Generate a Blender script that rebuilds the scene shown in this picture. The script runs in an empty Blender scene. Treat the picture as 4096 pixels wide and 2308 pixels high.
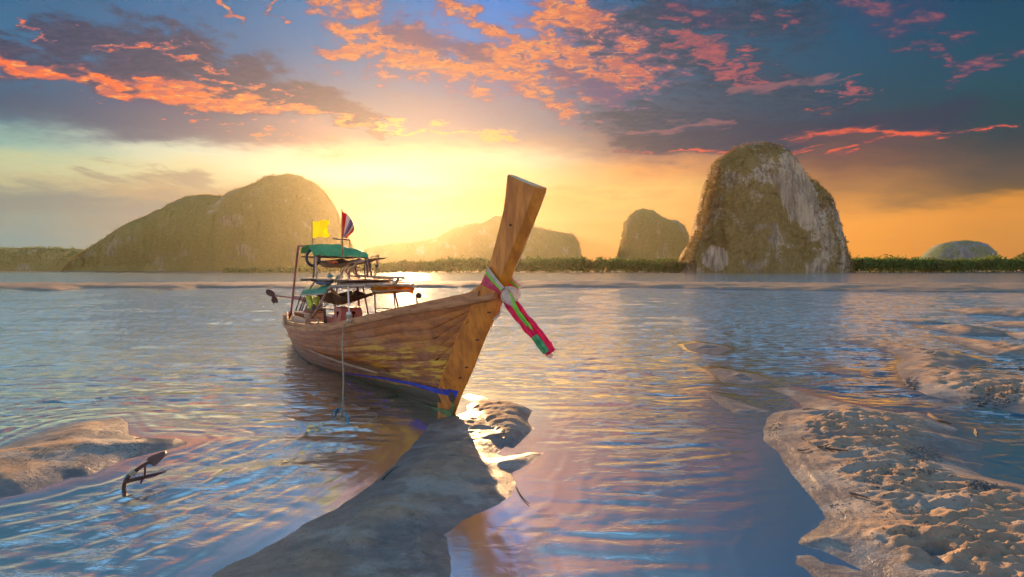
import bpy, math, random
import numpy as np
from mathutils import Vector, Matrix

SC = bpy.context.scene
COL = SC.collection
R = math.radians
rng = np.random.default_rng(7)
random.seed(7)

# ------------------------------------------------------------------ camera
FPX = 2200.0                       # focal length in pixels of the 4096 px wide photograph
PITCH = math.atan(73 / FPX)
CAMH = 1.7
cam_d = bpy.data.cameras.new('camera')
cam_d.sensor_width = 36
cam_d.lens = FPX / 4096 * 36
cam_d.clip_start = 0.05
cam_d.clip_end = 8000
cam = bpy.data.objects.new('camera', cam_d)
cam.location = (0, 0, CAMH)
cam.rotation_euler = (R(90) - PITCH, R(0.06), 0)
COL.objects.link(cam)
SC.camera = cam

# ------------------------------------------------------------------ exposure, sun
SC.view_settings.view_transform = 'Standard'
SC.view_settings.look = 'None'
SC.view_settings.gamma = 1
SC.view_settings.use_curve_mapping = False
SC.view_settings.exposure = 2.0
EXPO = 4.0
SC.cycles.use_denoising = True
SC.cycles.volume_bounces = 0
SC.cycles.max_bounces = 8
SC.cycles.transparent_max_bounces = 12
SC.cycles.sample_clamp_indirect = 3
SC.cycles.sample_clamp_direct = 14
SC.cycles.volume_step_rate = 1

SUN_AZ, SUN_EL = R(-11.0), R(8.2)
sun_l = bpy.data.lights.new('sun', 'SUN')
sun_l.energy = 3.9
sun_l.angle = R(0.6)
sun_l.color = (1.0, 0.57, 0.25)
sun = bpy.data.objects.new('sun', sun_l)
sdir = Vector((math.sin(SUN_AZ) * math.cos(SUN_EL), math.cos(SUN_AZ) * math.cos(SUN_EL), math.sin(SUN_EL)))
sun.rotation_euler = sdir.to_track_quat('Z', 'Y').to_euler()
sun.location = sdir * 50
COL.objects.link(sun)


def ray(u, v):
    xc = (u - 2048) / FPX
    yc = -(v - 1154) / FPX
    return (xc, math.cos(PITCH) + yc * math.sin(PITCH), -math.sin(PITCH) + yc * math.cos(PITCH))


def lin(c):
    return tuple(((x / 255) / 12.92 if x <= 10 else ((x / 255 + .055) / 1.055) ** 2.4) for x in c[:3])


def azel(u, v):
    x, y, z = ray(u, v)
    return math.degrees(math.atan2(x, y)), math.degrees(math.atan2(z, math.hypot(x, y)))


def G(u, v, z=0.0):
    """ground point seen at photograph pixel u, v"""
    x, y, zz = ray(u, v)
    k = (z - CAMH) / zz
    return (x * k, y * k)


# ------------------------------------------------------------------ node helper
class NT:
    def __init__(s, tree):
        s.t = tree
        s.n = tree.nodes
        s.l = tree.links

    def new(s, typ, **kw):
        nd = s.n.new(typ)
        for k, v in kw.items():
            setattr(nd, k, v)
        return nd

    def put(s, sock, v):
        if isinstance(v, bpy.types.NodeSocket):
            s.l.new(v, sock)
        elif v is not None:
            if hasattr(sock.default_value, '__len__') and not hasattr(v, '__len__'):
                v = [v] * len(sock.default_value)
            if hasattr(sock.default_value, '__len__') and len(sock.default_value) == 4 and len(v) == 3:
                v = (*v, 1)
            sock.default_value = v

    def m(s, op, a, b=None, c=None, clamp=False):
        nd = s.new('ShaderNodeMath', operation=op, use_clamp=clamp)
        for i, x in enumerate((a, b, c)):
            if x is not None:
                s.put(nd.inputs[i], x)
        return nd.outputs[0]

    def vm(s, op, a, b=None, scale=None):
        nd = s.new('ShaderNodeVectorMath', operation=op)
        s.put(nd.inputs[0], a)
        if b is not None:
            s.put(nd.inputs[1], b)
        if scale is not None:
            s.put(nd.inputs['Scale'], scale)
        return nd.outputs['Value'] if op in ('LENGTH', 'DOT_PRODUCT', 'DISTANCE') else nd.outputs['Vector']

    def mr(s, v, a, b, c=0.0, d=1.0, typ='SMOOTHSTEP'):
        nd = s.new('ShaderNodeMapRange', interpolation_type=typ)
        for i, x in enumerate((v, a, b, c, d)):
            s.put(nd.inputs[i], x)
        return nd.outputs[0]

    def mix(s, f, a, b, blend='MIX'):
        nd = s.new('ShaderNodeMix', data_type='RGBA', blend_type=blend)
        s.put(nd.inputs[0], f)
        s.put(nd.inputs[6], a)
        s.put(nd.inputs[7], b)
        return nd.outputs[2]

    def noise(s, vec, scale, detail=4, rough=.55, dist=0.0, out='Fac', lac=2.0, dim='3D'):
        nd = s.new('ShaderNodeTexNoise', noise_dimensions=dim)
        s.put(nd.inputs['Vector'], vec)
        s.put(nd.inputs['Scale'], scale)
        s.put(nd.inputs['Detail'], detail)
        s.put(nd.inputs['Roughness'], rough)
        s.put(nd.inputs['Distortion'], dist)
        s.put(nd.inputs['Lacunarity'], lac)
        return nd.outputs[out]

    def noise2(s, *a, **k):
        return s.noise(*a, dim='2D', **k)

    def ramp(s, f, pts):
        nd = s.new('ShaderNodeValToRGB')
        cr = nd.color_ramp
        while len(cr.elements) < len(pts):
            cr.elements.new(.5)
        for e, (p, c) in zip(cr.elements, pts):
            e.position = p
            e.color = (*c[:3], 1)
        s.put(nd.inputs[0], f)
        return nd.outputs[0]

    def comb(s, x, y, z=0.0):
        nd = s.new('ShaderNodeCombineXYZ')
        for i, v in enumerate((x, y, z)):
            s.put(nd.inputs[i], v)
        return nd.outputs[0]

    def sep(s, v):
        nd = s.new('ShaderNodeSeparateXYZ')
        s.put(nd.inputs[0], v)
        return nd.outputs


# ------------------------------------------------------------------ sky
W = bpy.data.worlds.new('World')
SC.world = W
W.use_nodes = True
nt = NT(W.node_tree)
nt.n.clear()
D = nt.new('ShaderNodeTexCoord').outputs['Generated']
D = nt.vm('NORMALIZE', D)
dx, dy, dz = nt.sep(D)
AZ = nt.m('MULTIPLY', nt.m('ARCTAN2', dx, dy), 57.29578)
EL = nt.m('MULTIPLY', nt.m('ARCSINE', dz), 57.29578)
# plane of the cloud deck, and slanted coordinates for streaks
inv = nt.m('DIVIDE', 1.0, nt.m('ADD', nt.m('MAXIMUM', dz, 0.0), 0.16))
PL = nt.comb(nt.m('MULTIPLY', dx, inv), nt.m('MULTIPLY', dy, inv), 0.0)
AE = nt.comb(AZ, EL, 0.0)
# soft warp of the az/el plane, flattened towards the horizon
wn = nt.noise2(nt.vm('MULTIPLY', PL, (1.6, 2.2, 1)), 1.6, 5, .62, out='Color')
wn = nt.vm('MULTIPLY', nt.vm('SUBTRACT', wn, (.5, .5, .5)), (9.0, 5.5, 0))
wn2 = nt.noise2(nt.vm('MULTIPLY', PL, (5, 8, 1)), 1.7, 4, .6, out='Color')
wn2 = nt.vm('MULTIPLY', nt.vm('SUBTRACT', wn2, (.5, .5, .5)), (3.2, 2.0, 0))
AW = nt.vm('ADD', nt.vm('ADD', AE, wn), wn2)
AW1 = nt.vm('ADD', AE, nt.vm('SCALE', wn, scale=.55))

COLS = [
    (-43, [(-300, (10, 96, 122)), (0, (0, 114, 156)), (200, (0, 122, 164)), (400, (0, 94, 128)), (480, (70, 128, 150)), (550, (150, 188, 178)), (640, (196, 205, 168)), (710, (190, 188, 155)), (790, (125, 146, 140)), (950, (108, 152, 160)), (1081, (130, 160, 160))]),
    (-31, [(-300, (16, 96, 128)), (0, (0, 122, 172)), (150, (0, 120, 168)), (300, (20, 112, 156)), (420, (76, 94, 134)), (520, (112, 120, 142)), (590, (215, 222, 198)), (680, (222, 214, 172)), (760, (184, 164, 138)), (860, (158, 152, 142)), (1081, (170, 165, 150))]),
    (-17, [(-300, (40, 108, 138)), (0, (24, 136, 192)), (200, (44, 134, 182)), (350, (96, 132, 166)), (450, (138, 136, 160)), (540, (176, 146, 148)), (610, (232, 196, 160)), (690, (246, 232, 200)), (780, (236, 190, 134)), (860, (222, 144, 84)), (1081, (220, 138, 76))]),
    (-1, [(-300, (48, 114, 146)), (0, (60, 146, 220)), (150, (78, 152, 215)), (290, (110, 142, 185)), (400, (136, 137, 164)), (500, (150, 138, 154)), (570, (212, 178, 150)), (640, (246, 222, 184)), (730, (242, 206, 146)), (820, (234, 172, 104)), (900, (234, 156, 96)), (1081, (226, 140, 80))]),
    (14, [(-300, (26, 96, 128)), (0, (10, 112, 156)), (250, (40, 112, 146)), (400, (50, 102, 132)), (500, (94, 98, 126)), (600, (142, 112, 118)), (680, (238, 172, 112)), (760, (248, 200, 124)), (900, (244, 180, 104)), (1081, (238, 152, 84))]),
    (30, [(-300, (0, 70, 115)), (0, (0, 98, 134)), (300, (0, 92, 120)), (430, (24, 84, 106)), (540, (72, 74, 96)), (650, (140, 100, 88)), (780, (195, 142, 88)), (900, (248, 172, 76)), (1081, (238, 160, 76))]),
    (43, [(-300, (0, 62, 104)), (0, (0, 88, 116)), (300, (0, 90, 110)), (450, (4, 80, 94)), (560, (56, 76, 88)), (670, (104, 90, 84)), (750, (124, 100, 72)), (830, (226, 156, 66)), (950, (214, 150, 72)), (1081, (205, 140, 85))]),
]


TOK = [None]          # chains the evaluation order, so that the shader keeps few values alive at a time


def after(v):
    if TOK[0] is None:
        return v
    t = nt.m('MULTIPLY', TOK[0], 1e-7)
    return nt.m('ADD', v, t)


def column(u, pts):
    out = []
    for v, c in sorted(pts, key=lambda q: -q[0]):
        el = azel(u, v)[1]
        out.append((max(0, min(1, (el + 2) / 92)), lin(c)))
    out[0] = (0.0, out[0][1])
    # high sky, same family of blues, with the lilac cloud light of the deck
    out.append(((46 + 2) / 92, lin((52, 116, 140))))
    out.append(((60 + 2) / 92, lin((90, 140, 170))))
    out.append((1.0, lin((120, 140, 180))))
    return out


WEL = nt.sep(AW1)[1]
WAZ = nt.sep(AW1)[0]
# bands sag slightly from left to right
fac = nt.m('DIVIDE', nt.m('ADD', WEL, 2.0), 92.0, clamp=True)
us = [0, 700, 1380, 2010, 2600, 3320, 4096]
base = None
prev = None
for (az, pts), u in zip(COLS, us):
    c = nt.ramp(after(fac), column(u, pts))
    base = c if base is None else nt.mix(nt.mr(WAZ, prev, az), base, c)
    TOK[0] = nt.sep(base)[0]
    prev = az
def seg(vec, a, b, r, k=1.0):
    """1 on the segment a-b (photograph pixels), falling to 0 at r degrees; k stretches elevation"""
    (ax, ay), (bx, by) = azel(*a), azel(*b)
    ay *= k
    by *= k
    ab = (bx - ax, by - ay)
    L = ab[0] ** 2 + ab[1] ** 2 + 1e-6
    if TOK[0] is not None:
        vec = nt.vm('ADD', vec, nt.m('MULTIPLY', TOK[0], 1e-7))
    p = nt.vm('SUBTRACT', vec, (ax, ay, 0))
    t = nt.m('DIVIDE', nt.vm('DOT_PRODUCT', p, (*ab, 0)), L, clamp=True)
    q = nt.vm('SUBTRACT', p, nt.vm('SCALE', (*ab, 0), scale=t))
    return nt.m('SUBTRACT', 1.0, nt.m('DIVIDE', nt.vm('LENGTH', q), r))


def mask(vec, segs, k=1.0):
    if TOK[0] is not None:
        vec = nt.vm('ADD', vec, nt.m('MULTIPLY', TOK[0], 1e-7))
    vec = nt.vm('MULTIPLY', vec, (1, k, 0)) if k != 1 else vec
    out = None
    for a, b, r in segs:
        d = seg(vec, a, b, r, k)
        out = d if out is None else nt.m('SMOOTH_MAX', out, d, .15)
        TOK[0] = out
    return out


def layer(base, msk, nz, amp, lo, hi, col, strength=1.0, edge=None):
    d = nt.m('ADD', msk, nt.m('MULTIPLY', nt.m('SUBTRACT', nz, .5), amp))
    if edge is not None:          # thin cloud is dusky, thick cloud catches the light
        col = nt.mix(nt.mr(d, (lo + hi) * .42, hi * 1.05), edge, col)
    d = nt.m('MULTIPLY', nt.mr(d, lo, hi), strength)
    out = nt.mix(d, base, col)
    TOK[0] = nt.sep(out)[0]
    return out, d


puff = nt.noise2(nt.vm('MULTIPLY', PL, (3.4, 4.8, 1)), 3.6, 7, .70, dist=.25)
puffb = nt.noise2(nt.vm('MULTIPLY', PL, (3.0, 5.2, 1)), 5.2, 7, .66, dist=.5)
fine = nt.noise2(nt.vm('MULTIPLY', PL, (6, 11, 1)), 3.3, 6, .68)


def streakc(deg, sx, sy):
    c, s = math.cos(R(deg)), math.sin(R(deg))
    x, y, _ = nt.sep(AE)
    return nt.comb(nt.m('MULTIPLY', nt.m('ADD', nt.m('MULTIPLY', x, c), nt.m('MULTIPLY', y, s)), sx),
                   nt.m('MULTIPLY', nt.m('SUBTRACT', nt.m('MULTIPLY', y, c), nt.m('MULTIPLY', x, s)), sy), 0.0)


strL = nt.noise2(streakc(-14, .10, .50), 1.6, 7, .64, dist=.5)
strR = nt.noise2(streakc(7, .085, .62), 1.5, 6, .6, dist=.4)
puf2 = nt.noise2(streakc(-10, .25, .55), 1.3, 6, .62, dist=.3)

# thin grey veils low on the left and over the centre
base, _ = layer(base, mask(AW1, [((0, 800), (1000, 880), 5.0)], 1.6), strL, 1.6, .35, 1.0, lin((128, 142, 146)), .55)
base, _ = layer(base, mask(AW1, [((350, 690), (800, 720), 2.6)], 1.6), strL, 2.4, .45, 1.1, lin((150, 140, 132)), .6)
base, _ = layer(base, mask(AW1, [((1350, 880), (2500, 850), 3.0), ((2250, 760), (2650, 780), 2.0)], 2.0), strR, 1.8, .3, .9, lin((236, 176, 112)), .6)
# grey-lilac veil that crosses from upper left to the centre
vc = nt.mix(nt.mr(AZ, -35.0, 5.0), lin((84, 120, 142)), lin((144, 146, 158)))
base, _ = layer(base, mask(AW1, [((700, 360), (1500, 470), 4.2), ((1500, 450), (2300, 480), 4.8)], 1.3), strL, 1.3, .15, .95, vc, .6)
base, _ = layer(base, mask(AW1, [((100, 430), (1300, 560), 4.0)], 2.0), strL, 1.0, .25, .95, nt.mix(nt.mr(AZ, -40.0, -15.0), lin((60, 100, 132)), lin((150, 130, 138))), .7)

# dark lilac cloud bodies
dk = nt.mix(nt.mr(fine, .35, .7), lin((30, 68, 106)), lin((72, 84, 118)))
base, _ = layer(base, mask(AW, [((180, 120), (620, 170), 2.2), ((500, 190), (1000, 290), 3.3), ((0, 230), (700, 300), 2.2), ((900, 320), (1330, 430), 2.6), ((1300, 440), (1500, 500), 1.2)], 1.5), puf2, 1.7, -.10, .55, dk, .95)
base, _ = layer(base, mask(AW, [((2450, 120), (2950, 330), 6.0), ((2600, 60), (3200, 90), 4.5), ((2500, 480), (3100, 520), 4.0), ((3000, 330), (3350, 460), 3.0)], 1.5), puffb, 1.7, -.05, .8, nt.mix(nt.mr(fine, .3, .75), lin((14, 74, 102)), lin((74, 92, 116))), .92)
base, _ = layer(base, mask(AW1, [((2950, 520), (3800, 480), 3.2), ((2500, 570), (3200, 560), 2.5)], 1.8), strR, 1.6, .0, .8, lin((50, 70, 98)), .8)

# sunlit clouds
HOT = nt.mix(nt.mr(AZ, 3.0, 20.0), lin((255, 160, 96)), lin((214, 104, 98)))
HOT = nt.mix(nt.mr(AZ, -36.0, -16.0, 1.0, 0.0), HOT, lin((255, 128, 72)))
hotv = nt.mix(nt.mr(puffb, .40, .58), nt.mix(.42, lin((150, 104, 130)), HOT), nt.mix(nt.mr(fine, .5, .7), HOT, lin((255, 196, 120))))
# the long burning band on the left
base, dA = layer(base, mask(AW, [((-60, 235), (450, 320), 1.5), ((450, 330), (900, 410), 2.1), ((850, 390), (1250, 462), 1.7), ((1200, 462), (1460, 490), 1.0)], 1.7), nt.m('ADD', nt.m('MULTIPLY', strL, .6), nt.m('MULTIPLY', puff, .4)), 2.6, -.22, .75, hotv, edge=lin((112, 86, 116)))
base, _ = layer(base, mask(AW, [((620, 190), (920, 235), .9), ((800, 290), (1150, 385), 1.1), ((320, 130), (560, 170), .8), ((850, 35), (1000, 90), .9), ((1080, 40), (1120, 80), .6), ((40, 80), (100, 120), .7)], 1.4), puff, 2.4, .25, 1.0, hotv, .85, edge=lin((110, 96, 130)))
base, _ = layer(base, mask(AW, [((300, 375), (1300, 560), 1.6)], 1.2), puff, 4.4, 1.15, 1.5, HOT, .8)
base, _ = layer(base, mask(AW, [((1500, 490), (1700, 510), .6), ((1750, 505), (2020, 535), .8)], 2.0), puff, 1.6, .05, .6, lin((255, 190, 118)), .9)
# the great broken deck in the upper centre
mC = mask(AW, [((1400, 150), (1700, 190), 3.6), ((1550, 230), (2100, 290), 3.2), ((1950, 220), (2500, 270), 4.4), ((2200, 60), (2450, 90), 3.2), ((2130, 330), (2330, 470), 1.9), ((1330, 10), (1500, 60), 2.0), ((1850, 20), (1960, 130), 1.6), ((1290, 180), (1310, 200), .9), ((2300, 0), (2350, 60), 2.5)], 1.25)
base, dC = layer(base, mC, puff, 3.2, -.12, .85, hotv, edge=lin((140, 112, 140)))
base, _ = layer(base, nt.m('SUBTRACT', dC, .55), puffb, 3.6, .55, 1.05, lin((112, 104, 142)), .85)
base, _ = layer(base, mask(AW, [((1620, 130), (1900, 200), 1.9), ((1830, 190), (1950, 230), 1.6), ((2250, 270), (2500, 370), 1.7)], 1.3), puffb, 2.2, .2, .8, lin((108, 100, 138)), .85)
# pink puffs and streaks on the right
PK = nt.mix(nt.mr(fine, .35, .65), lin((96, 84, 118)), lin((184, 106, 112)))
base, _ = layer(base, mask(AW, [((3440, 10), (3640, 60), 2.6), ((2700, 30), (2860, 60), 1.9)], 1.2), puf2, 1.5, -.05, 1.15, PK, .85, edge=lin((60, 78, 116)))
base, _ = layer(base, mask(AW, [((3820, 260), (4100, 230), 1.5), ((3620, 190), (3800, 240), 1.2), ((3800, 300), (3850, 320), .8), ((3720, 130), (3820, 160), 1.0), ((3120, 60), (3220, 100), 1.0), ((2980, 90), (3120, 120), 1.0)], 1.3), puff, 2.6, .10, 1.15, PK, .8, edge=lin((60, 80, 112)))
base, _ = layer(base, mask(AW, [((2700, 150), (2950, 280), 3.0), ((2760, 300), (3000, 330), 2.0), ((3360, 350), (3450, 400), 1.3)], 1.3), puffb, 2.8, .45, 1.0, nt.mix(.35, PK, lin((232, 118, 112))), .8)
base, _ = layer(base, mask(AW1, [((2800, 600), (3300, 590), 1.3), ((3200, 555), (3750, 545), 1.7), ((3300, 630), (3420, 610), .9), ((3750, 540), (4096, 500), .7), ((3230, 440), (3390, 430), .7), ((2420, 605), (2800, 600), .7)], 2.2), strR, 3.2, .15, 1.15, lin((244, 112, 82)), .9, edge=lin((120, 84, 100)))
base, _ = layer(base, mask(AW1, [((2950, 360), (3350, 330), 1.6), ((2500, 520), (2900, 500), 1.2)], 2.0), strR, 2.8, .4, 1.0, lin((168, 116, 124)), .7)
# the rest of the sky, high overhead and behind the photographer, only seen in what it lights:
# the same blues with lilac cloud and scattered sunset puffs
rest = nt.ramp(fac, [(0.0, lin((190, 168, 172))), (.12, lin((192, 170, 178))), (.3, lin((140, 160, 186))), (.45, lin((70, 124, 158))), (.58, lin((104, 158, 202))), (1, lin((110, 164, 208)))])
gn = nt.noise2(PL, 4.0, 3, .6)
rest = nt.mix(nt.m('MULTIPLY', nt.mr(gn, .50, .72), .35), rest, lin((220, 176, 170)))
inside = nt.m('MULTIPLY', nt.mr(nt.m('ABSOLUTE', AZ), 66.0, 50.0), nt.m('MULTIPLY', nt.mr(EL, 42.0, 30.0), nt.mr(EL, -2.0, -0.4)))

sky = nt.new('ShaderNodeTexSky', sky_type='NISHITA')
sky.sun_disc = False
sky.sun_elevation = SUN_EL
sky.sun_rotation = SUN_AZ
bgA = nt.new('ShaderNodeBackground')
gm = nt.new('ShaderNodeGamma')
nt.put(gm.inputs[0], base)
gm.inputs[1].default_value = 1.2
nt.put(bgA.inputs[0], gm.outputs[0])
bgA.inputs[1].default_value = 1.0 / EXPO
bgB = nt.new('ShaderNodeBackground')
nt.put(bgB.inputs[0], sky.outputs[0])
bgB.inputs[1].default_value = 0.05
bgC = nt.new('ShaderNodeBackground')
nt.put(bgC.inputs[0], rest)
bgC.inputs[1].default_value = 1.75 / EXPO
mi = nt.new('ShaderNodeMixShader')
nt.put(mi.inputs[0], inside)
nt.l.new(bgC.outputs[0], mi.inputs[1])
nt.l.new(bgA.outputs[0], mi.inputs[2])
mx = nt.new('ShaderNodeMixShader')
mx.inputs[0].default_value = 0.02
nt.l.new(mi.outputs[0], mx.inputs[1])
nt.l.new(bgB.outputs[0], mx.inputs[2])
wo = nt.new('ShaderNodeOutputWorld')
nt.l.new(mx.outputs[0], wo.inputs[0])
W.cycles.sampling_method = 'MANUAL'
W.cycles.sample_map_resolution = 512

# ------------------------------------------------------------------ numeric noise
def _h(ix, iy, iz, seed):
    n = (ix.astype(np.int64) * 374761393 + iy.astype(np.int64) * 668265263 + iz.astype(np.int64) * 2147483647 + seed * 974634777) & 0xffffffff
    n = ((n ^ (n >> 13)) * 1274126177) & 0xffffffff
    n = ((n ^ (n >> 16)) * 2246822519) & 0xffffffff
    return ((n ^ (n >> 15)) & 0xffffff) / 8388607.5 - 1.0


def vn2(x, y, seed=0):
    ix, iy = np.floor(x), np.floor(y)
    fx, fy = x - ix, y - iy
    fx = fx * fx * fx * (fx * (fx * 6 - 15) + 10)
    fy = fy * fy * fy * (fy * (fy * 6 - 15) + 10)
    z = np.zeros_like(ix)
    a, b = _h(ix, iy, z, seed), _h(ix + 1, iy, z, seed)
    c, d = _h(ix, iy + 1, z, seed), _h(ix + 1, iy + 1, z, seed)
    return (a * (1 - fx) + b * fx) * (1 - fy) + (c * (1 - fx) + d * fx) * fy


def vn3(x, y, z, seed=0):
    iz = np.floor(z)
    fz = z - iz
    fz = fz * fz * (3 - 2 * fz)
    ix, iy = np.floor(x), np.floor(y)
    fx, fy = x - ix, y - iy
    fx = fx * fx * (3 - 2 * fx)
    fy = fy * fy * (3 - 2 * fy)
    out = 0
    for k, w in ((0, 1 - fz), (1, fz)):
        a, b = _h(ix, iy, iz + k, seed), _h(ix + 1, iy, iz + k, seed)
        c, d = _h(ix, iy + 1, iz + k, seed), _h(ix + 1, iy + 1, iz + k, seed)
        out = out + w * ((a * (1 - fx) + b * fx) * (1 - fy) + (c * (1 - fx) + d * fx) * fy)
    return out


def fbm2(x, y, o=4, g=.5, seed=0, lac=2.03):
    s, a, t = 0, 1.0, 0
    for i in range(o):
        s = s + a * vn2(x + 17.3 * i, y - 9.1 * i, seed + i)
        t += a
        a *= g
        x, y = x * lac, y * lac
    return s / t


def fbm3(x, y, z, o=4, g=.5, seed=0):
    s, a, t = 0, 1.0, 0
    for i in range(o):
        s = s + a * vn3(x, y, z, seed + i)
        t += a
        a *= g
        x, y, z = x * 2.03, y * 2.03, z * 2.03
    return s / t


def sstep(a, b, x):
    t = np.clip((x - a) / (b - a), 0, 1)
    return t * t * (3 - 2 * t)


# ------------------------------------------------------------------ mesh and tag helpers
def mesh_np(name, co, quads, mat=None, smooth=True, parent=None, tris=None):
    me = bpy.data.meshes.new(name)
    co = np.ascontiguousarray(co, dtype=np.float32)
    me.vertices.add(len(co))
    me.vertices.foreach_set('co', co.ravel())
    nq = 0 if quads is None else len(quads)
    ntr = 0 if tris is None else len(tris)
    me.loops.add(nq * 4 + ntr * 3)
    idx = np.concatenate([np.asarray(q, dtype=np.int32).ravel() for q in (quads, tris) if q is not None and len(q)])
    me.loops.foreach_set('vertex_index', idx)
    me.polygons.add(nq + ntr)
    st = np.concatenate([np.arange(nq) * 4, nq * 4 + np.arange(ntr) * 3]).astype(np.int32)
    me.polygons.foreach_set('loop_start', st)
    if smooth:
        me.polygons.foreach_set('use_smooth', np.ones(nq + ntr, dtype=bool))
    me.update(calc_edges=True)
    if mat:
        me.materials.append(mat)
    o = bpy.data.objects.new(name, me)
    COL.objects.link(o)
    if parent:
        o.parent = parent
    return o


def attr(o, name, data):
    a = o.data.attributes.new(name, 'FLOAT', 'POINT')
    a.data.foreach_set('value', np.ascontiguousarray(data, dtype=np.float32).ravel())


def tag(o, label=None, cat=None, group=None, kind=None):
    if label: o['label'] = label
    if cat: o['category'] = cat
    if group: o['group'] = group
    if kind: o['kind'] = kind
    return o


def newmat(name):
    m = bpy.data.materials.new(name)
    m.use_nodes = True
    t = NT(m.node_tree)
    t.n.clear()
    out = t.new('ShaderNodeOutputMaterial')
    return m, t, out


def principled(t, out, color, rough=.6, spec=.5, bump=None, bstr=.3, bdist=.01, metallic=0.0, trans=None, sheen=None):
    p = t.new('ShaderNodeBsdfPrincipled')
    t.put(p.inputs['Base Color'], color)
    t.put(p.inputs['Roughness'], rough)
    t.put(p.inputs['Specular IOR Level'], spec)
    t.put(p.inputs['Metallic'], metallic)
    if bump is not None:
        b = t.new('ShaderNodeBump')
        t.put(b.inputs['Strength'], bstr)
        t.put(b.inputs['Distance'], bdist)
        t.put(b.inputs['Height'], bump)
        t.l.new(b.outputs[0], p.inputs['Normal'])
    sh = p.outputs[0]
    if trans is not None:
        tr = t.new('ShaderNodeBsdfTranslucent')
        t.put(tr.inputs[0], color)
        mx_ = t.new('ShaderNodeMixShader')
        mx_.inputs[0].default_value = trans
        t.l.new(sh, mx_.inputs[1])
        t.l.new(tr.outputs[0], mx_.inputs[2])
        sh = mx_.outputs[0]
    t.l.new(sh, out.inputs[0])
    return p


def simple(name, c1, c2=None, rough=.6, scale=8, stretch=(1, 1, 1), spec=.5, bstr=.3, bdist=.004, metallic=0.0, trans=None, detail=5):
    m, t, out = newmat(name)
    co = t.vm('MULTIPLY', t.new('ShaderNodeTexCoord').outputs['Object'], stretch)
    n = t.noise(co, scale, detail, .6)
    c2 = c2 or tuple(x * .6 for x in c1)
    col = t.mix(t.mr(n, .35, .65), (*c1, 1), (*c2, 1))
    principled(t, out, col, t.mr(n, .3, .7, max(0, rough - .1), min(1, rough + .1)), spec, n, bstr, bdist, metallic, trans)
    return m


# ------------------------------------------------------------------ sand bars: outlines on the ground plane
def scaled(pts, s, ox, oy):
    return [(x * s + ox, y * s + oy) for x, y in pts]


def c8(p): return scaled(p, .832, 2700, 1100)
def c6(p): return scaled(p, .5564, 0, 1500)
def dsp(p): return scaled(p, 1.59, 0, 0)


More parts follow.
